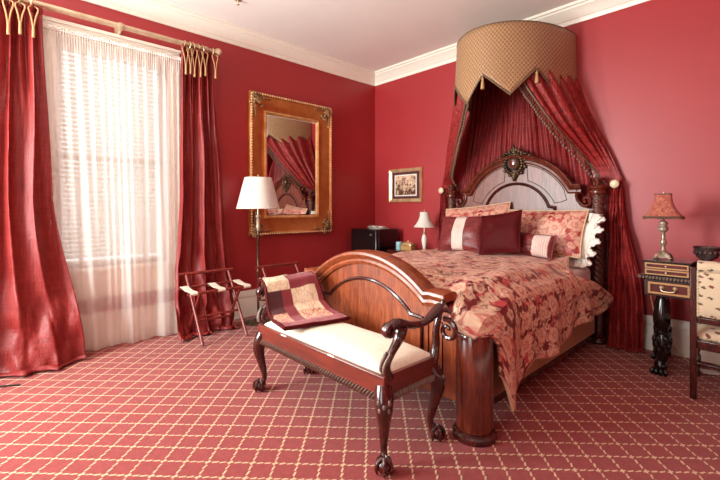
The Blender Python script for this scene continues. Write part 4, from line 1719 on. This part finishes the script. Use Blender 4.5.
# two stacked drawers
for z0 in (.005, .052):
    dr = MB().box(.008, .272, -.006, .004, z0, z0 + .042).build('drawer', 'desk_panel', ch, bevel=.002)
    MB().strip([(a + .14, b + z0 + .021) for a, b in rect(.124, .0155)], [(-.0045, 0), (-.0045, .002), (.0045, .002), (.0045, 0)], lambda a, b, d: (a, -.0055 - d, b), True).build('inlay_border', 'inlay', dr)
    MB().lathe([(.003, 0), (.003, .006), (.006, .010), (.004, .014), (0, .015)], (.14, -.006, z0 + .021), 10, Matrix.Rotation(PI / 2, 4, 'X')).build('knob', 'brass', dr)

rl = thing('table_lamp', 'ornate metal table lamp with a red patterned square shade on the desk chest', 'table lamp', (3.605, -.47, DT + .1105))
SZ = .325
b = MB()
b.lathe([(0, .012), (.050, .012), (.042, .024), (.026, .034), (.018, .05), (0, .05)], seg=20)
for k in range(4):
    a = PI / 4 + PI / 2 * k
    b.tube(spline([(.02 * cos(a), .02 * sin(a), .045), (.045 * cos(a), .045 * sin(a), .032), (.062 * cos(a), .062 * sin(a), .012), (.078 * cos(a), .078 * sin(a), .010)], 4), [.012] * 6 + [.011] * 4 + [.009, .008, .006], 8)
b.build('base', 'antique_silver', rl)
MB().lathe([(0, .045), (.016, .045), (.022, .06), (.014, .075), (.013, .10), (.022, .115), (.024, .135), (.014, .15), (.012, .20), (.018, .21), (.032, .222), (.034, .24), (.022, .255), (.030, .268), (.030, .28), (.014, .292), (.009, .30),
            (.009, .38), (0, .38)], seg=18).build('column', 'antique_silver', rl)


def sq_shade(u, v, inset=0):
    a = 2 * PI * u
    t = v
    half = lerp(.124, .052, t ** .75) - .014 * sin(PI * t) - inset
    c, s = cos(a), sin(a)
    k = (abs(c) ** 5 + abs(s) ** 5) ** (-1 / 5)
    return (half * c * k, half * s * k * 1.0, SZ + .172 * t)


RZ = Matrix.Rotation(.15, 4, 'Z')
m = MB()
m.grid(64, 12, lambda u, v: RZ @ Vector(sq_shade(u, v)), cu=True)
m.build('lamp_shade', 'shade_red', rl, solid=.003)
f = MB()
for k in range(72):
    p = RZ @ Vector(sq_shade(k / 72, 0))
    f.ell((p[0], p[1], p[2] - .009), (.0055, .0055, .009), 6, 4)
f.tube([RZ @ Vector(sq_shade(k / 64, 0)) for k in range(64)], .005, 6, closed=True)
f.tube([RZ @ Vector(sq_shade(k / 64, 1)) for k in range(64)], .005, 6, closed=True)
f.build('bead_fringe', 'braid_dark', rl)
m = MB()
for k in range(4):
    p = RZ @ Vector(sq_shade(k / 4, 1))
    m.tube([(0, 0, SZ + .165), (p[0], p[1], p[2] - .003)], .002, 5)
m.tube([(0, 0, .37), (0, 0, SZ + .19)], .003, 6)
m.build('shade_spider', 'brass', rl)

tr = thing('writing_folder', 'thick black leather writing folder lying on the desk', 'folder', (3.855, -.40, DT))
MB().box(-.045, .34, -.14, .16, 0, .05).build('lower_cover', 'black_leather', tr, bevel=.008)
MB().box(-.03, .33, -.13, .15, .05, .082).build('upper_cover', 'black_leather', tr, bevel=.01)
bw = thing('silver_bowl', 'dark polished silver bowl on the black leather folder', 'bowl', (3.850, -.36, DT + .083))
bw.scale = (1, 1, 1.12)
MB().lathe([(0, 0), (.036, 0), (.040, .006), (.026, .016), (.030, .026), (.060, .042), (.074, .068), (.078, .10), (.086, .112), (.083, .116), (.074, .104), (.068, .07), (.052, .046), (0, .036)], seg=32, caps=False).build('bowl_body', 'dark_silver', bw)
rg = MB()
for k in range(16):
    a = 2 * PI * k / 16
    rg.ell((.074 * cos(a), .074 * sin(a), .078), (.010, .010, .014), 8, 5)
rg.build('embossing', 'dark_silver', bw)
pr = MB().tube([(0, 0, 0), (.22, .05, 0)], .010, 10).build('paper_roll', 'paper', None, (3.995, -.47, DT + .093))
tag(pr, 'thin roll of white paper lying on the black folder beside the bowl', 'paper roll')

# cords
cd = MB().tube(spline([(3.50, -.035, .70), (3.445, -.035, .56), (3.442, -.035, .47), (3.465, -.035, .34), (3.485, -.04, .22), (3.53, -.05, .15), (3.58, -.06, .105), (3.65, -.10, .045), (3.745, -.215, .012), (3.80, -.27, .012)], 8), .005, 6).build('lamp_cord', 'cord_beige')
tag(cd, 'beige lamp cord trailing down the wall behind the desk leg', 'cord')
ad = MB().box(-.05, .05, -.025, .025, 0, .02).build('plug_block', 'switch_white', None, (3.86, -.30, .002), (0, 0, .4), bevel=.004)
tag(ad, 'white plug block lying on the carpet under the desk chair', 'plug')
cb = MB().tube(spline([(.36, -4.75, .008), (.45, -4.45, .008), (.50, -4.28, .008), (.535, -4.20, .010), (.575, -4.12, .008)], 8), .006, 6).build('floor_cable', 'cable_black')
tag(cb, 'short black cable lying on the carpet beside the large silk curtain', 'cable')

# ------------------------------------------------------------------ desk chair
dc = thing('upholstered_chair', 'carved chair with cream tapestry upholstery pulled up to the desk', 'chair', (4.09, -.65, 0))
CW = .25
for s in (-1, 1):
    MB().box(s * CW - .018, s * CW + .018, -.268, -.232, 0, .86).build('rear_leg', 'mahogany_dark', dc, bevel=.006)
    fl_ = MB().lathe([(0, 0), (.016, 0), (.022, .03), (.015, .05), (.024, .09), (.026, .16), (.016, .18), (.024, .20), (.028, .26), (.020, .29), (.026, .31), (.026, .36), (0, .36)], (s * .29, .215, 0), 16).build('front_leg', 'mahogany_dark', dc)
m = MB()
m.box(-CW + .018, CW - .018, -.262, -.238, .50, .54).box(-CW + .018, CW - .018, -.262, -.238, .33, .39)
m.build('back_rail', 'mahogany_dark', dc, bevel=.005)
m = MB()
m.box(-.29, .29, .205, .24, .33, .39)
for s in (-1, 1):
    m.strip([(s * CW, -.23), (s * .30, .22)], [(-.014, .33), (.014, .33), (.014, .39), (-.014, .39)], lambda a, b, d: (a, b, d))
m.build('seat_frame', 'mahogany_dark', dc, bevel=.004)
MB().tube([(-.275, -.03, .17), (.275, -.03, .17)], .012, 8).build('stretcher', 'mahogany_dark', dc)


def chair_seat(u, v):
    a, b = u * 2 - 1, v * 2 - 1
    hw_ = lerp(CW + .005, .315, v)
    k = max(0, (1 - abs(a) ** 4) * (1 - abs(b) ** 4)) ** .5
    return (hw_ * a, lerp(-.225, .255, v), .392 + .075 * k)


m = MB()
m.grid(26, 26, chair_seat, uvf=lambda u, v: (u * .6, v * .5))
m.build('seat_cushion', 'tapestry', dc, solid=.01)


def chair_back(side):
    def f_(u, v):
        a, b = u * 2 - 1, v * 2 - 1
        k = max(0, (1 - abs(a) ** 4) * (1 - abs(b) ** 4)) ** .5
        return ((CW - .018) * a, -.25 + side * (.014 + .022 * k), lerp(.545, .845, v))
    return f_


m = MB()
for sd in (-1, 1):
    m.grid(24, 24, chair_back(sd), uvf=lambda u, v: (u * .5, v * .32))
m.build('back_upholstery', 'tapestry', dc)
m = MB()
m.grid(20, 20, lambda u, v: (lerp(-CW + .022, CW - .022, u), -.25 + .042 * cos(2 * PI * v) * (1 if .04 < u < .96 else .8), .868 + .040 * sin(2 * PI * v)), cv=True, uvf=lambda u, v: (u * .5, v * .25))
m.build('head_roll', 'tapestry', dc)
m = MB()
for s in (-1, 1):
    for k in range(14):
        m.ell((s * (CW - .026), -.272, .555 + .0215 * k), (.006, .004, .006), 8, 5)
for k in range(20):
    m.ell((-CW + .03 + k * .0243, -.272, .552), (.006, .004, .006), 8, 5)
    m.ell((-CW + .03 + k * .0243, -.234, .398), (.006, .004, .006), 8, 5)
for k in range(24):
    m.ell((-.30 + k * .026, .258, .395), (.006, .004, .006), 8, 5)
m.build('nail_head_trim', 'brass', dc)

# small sprinkler head on the ceiling
sp = thing('ceiling_sprinkler', 'small metal sprinkler head on the ceiling at the very top edge, between mirror and window', 'sprinkler', (.655, -2.527, CEIL))
MB().lathe([(0, -.006), (.032, -.006), (.034, 0), (0, 0)], seg=20).build('escutcheon', 'antique_silver', sp)
MB().lathe([(0, -.05), (.016, -.05), (.018, -.046), (.006, -.040), (.006, -.006), (0, -.006)], seg=14).build('head', 'brass', sp)
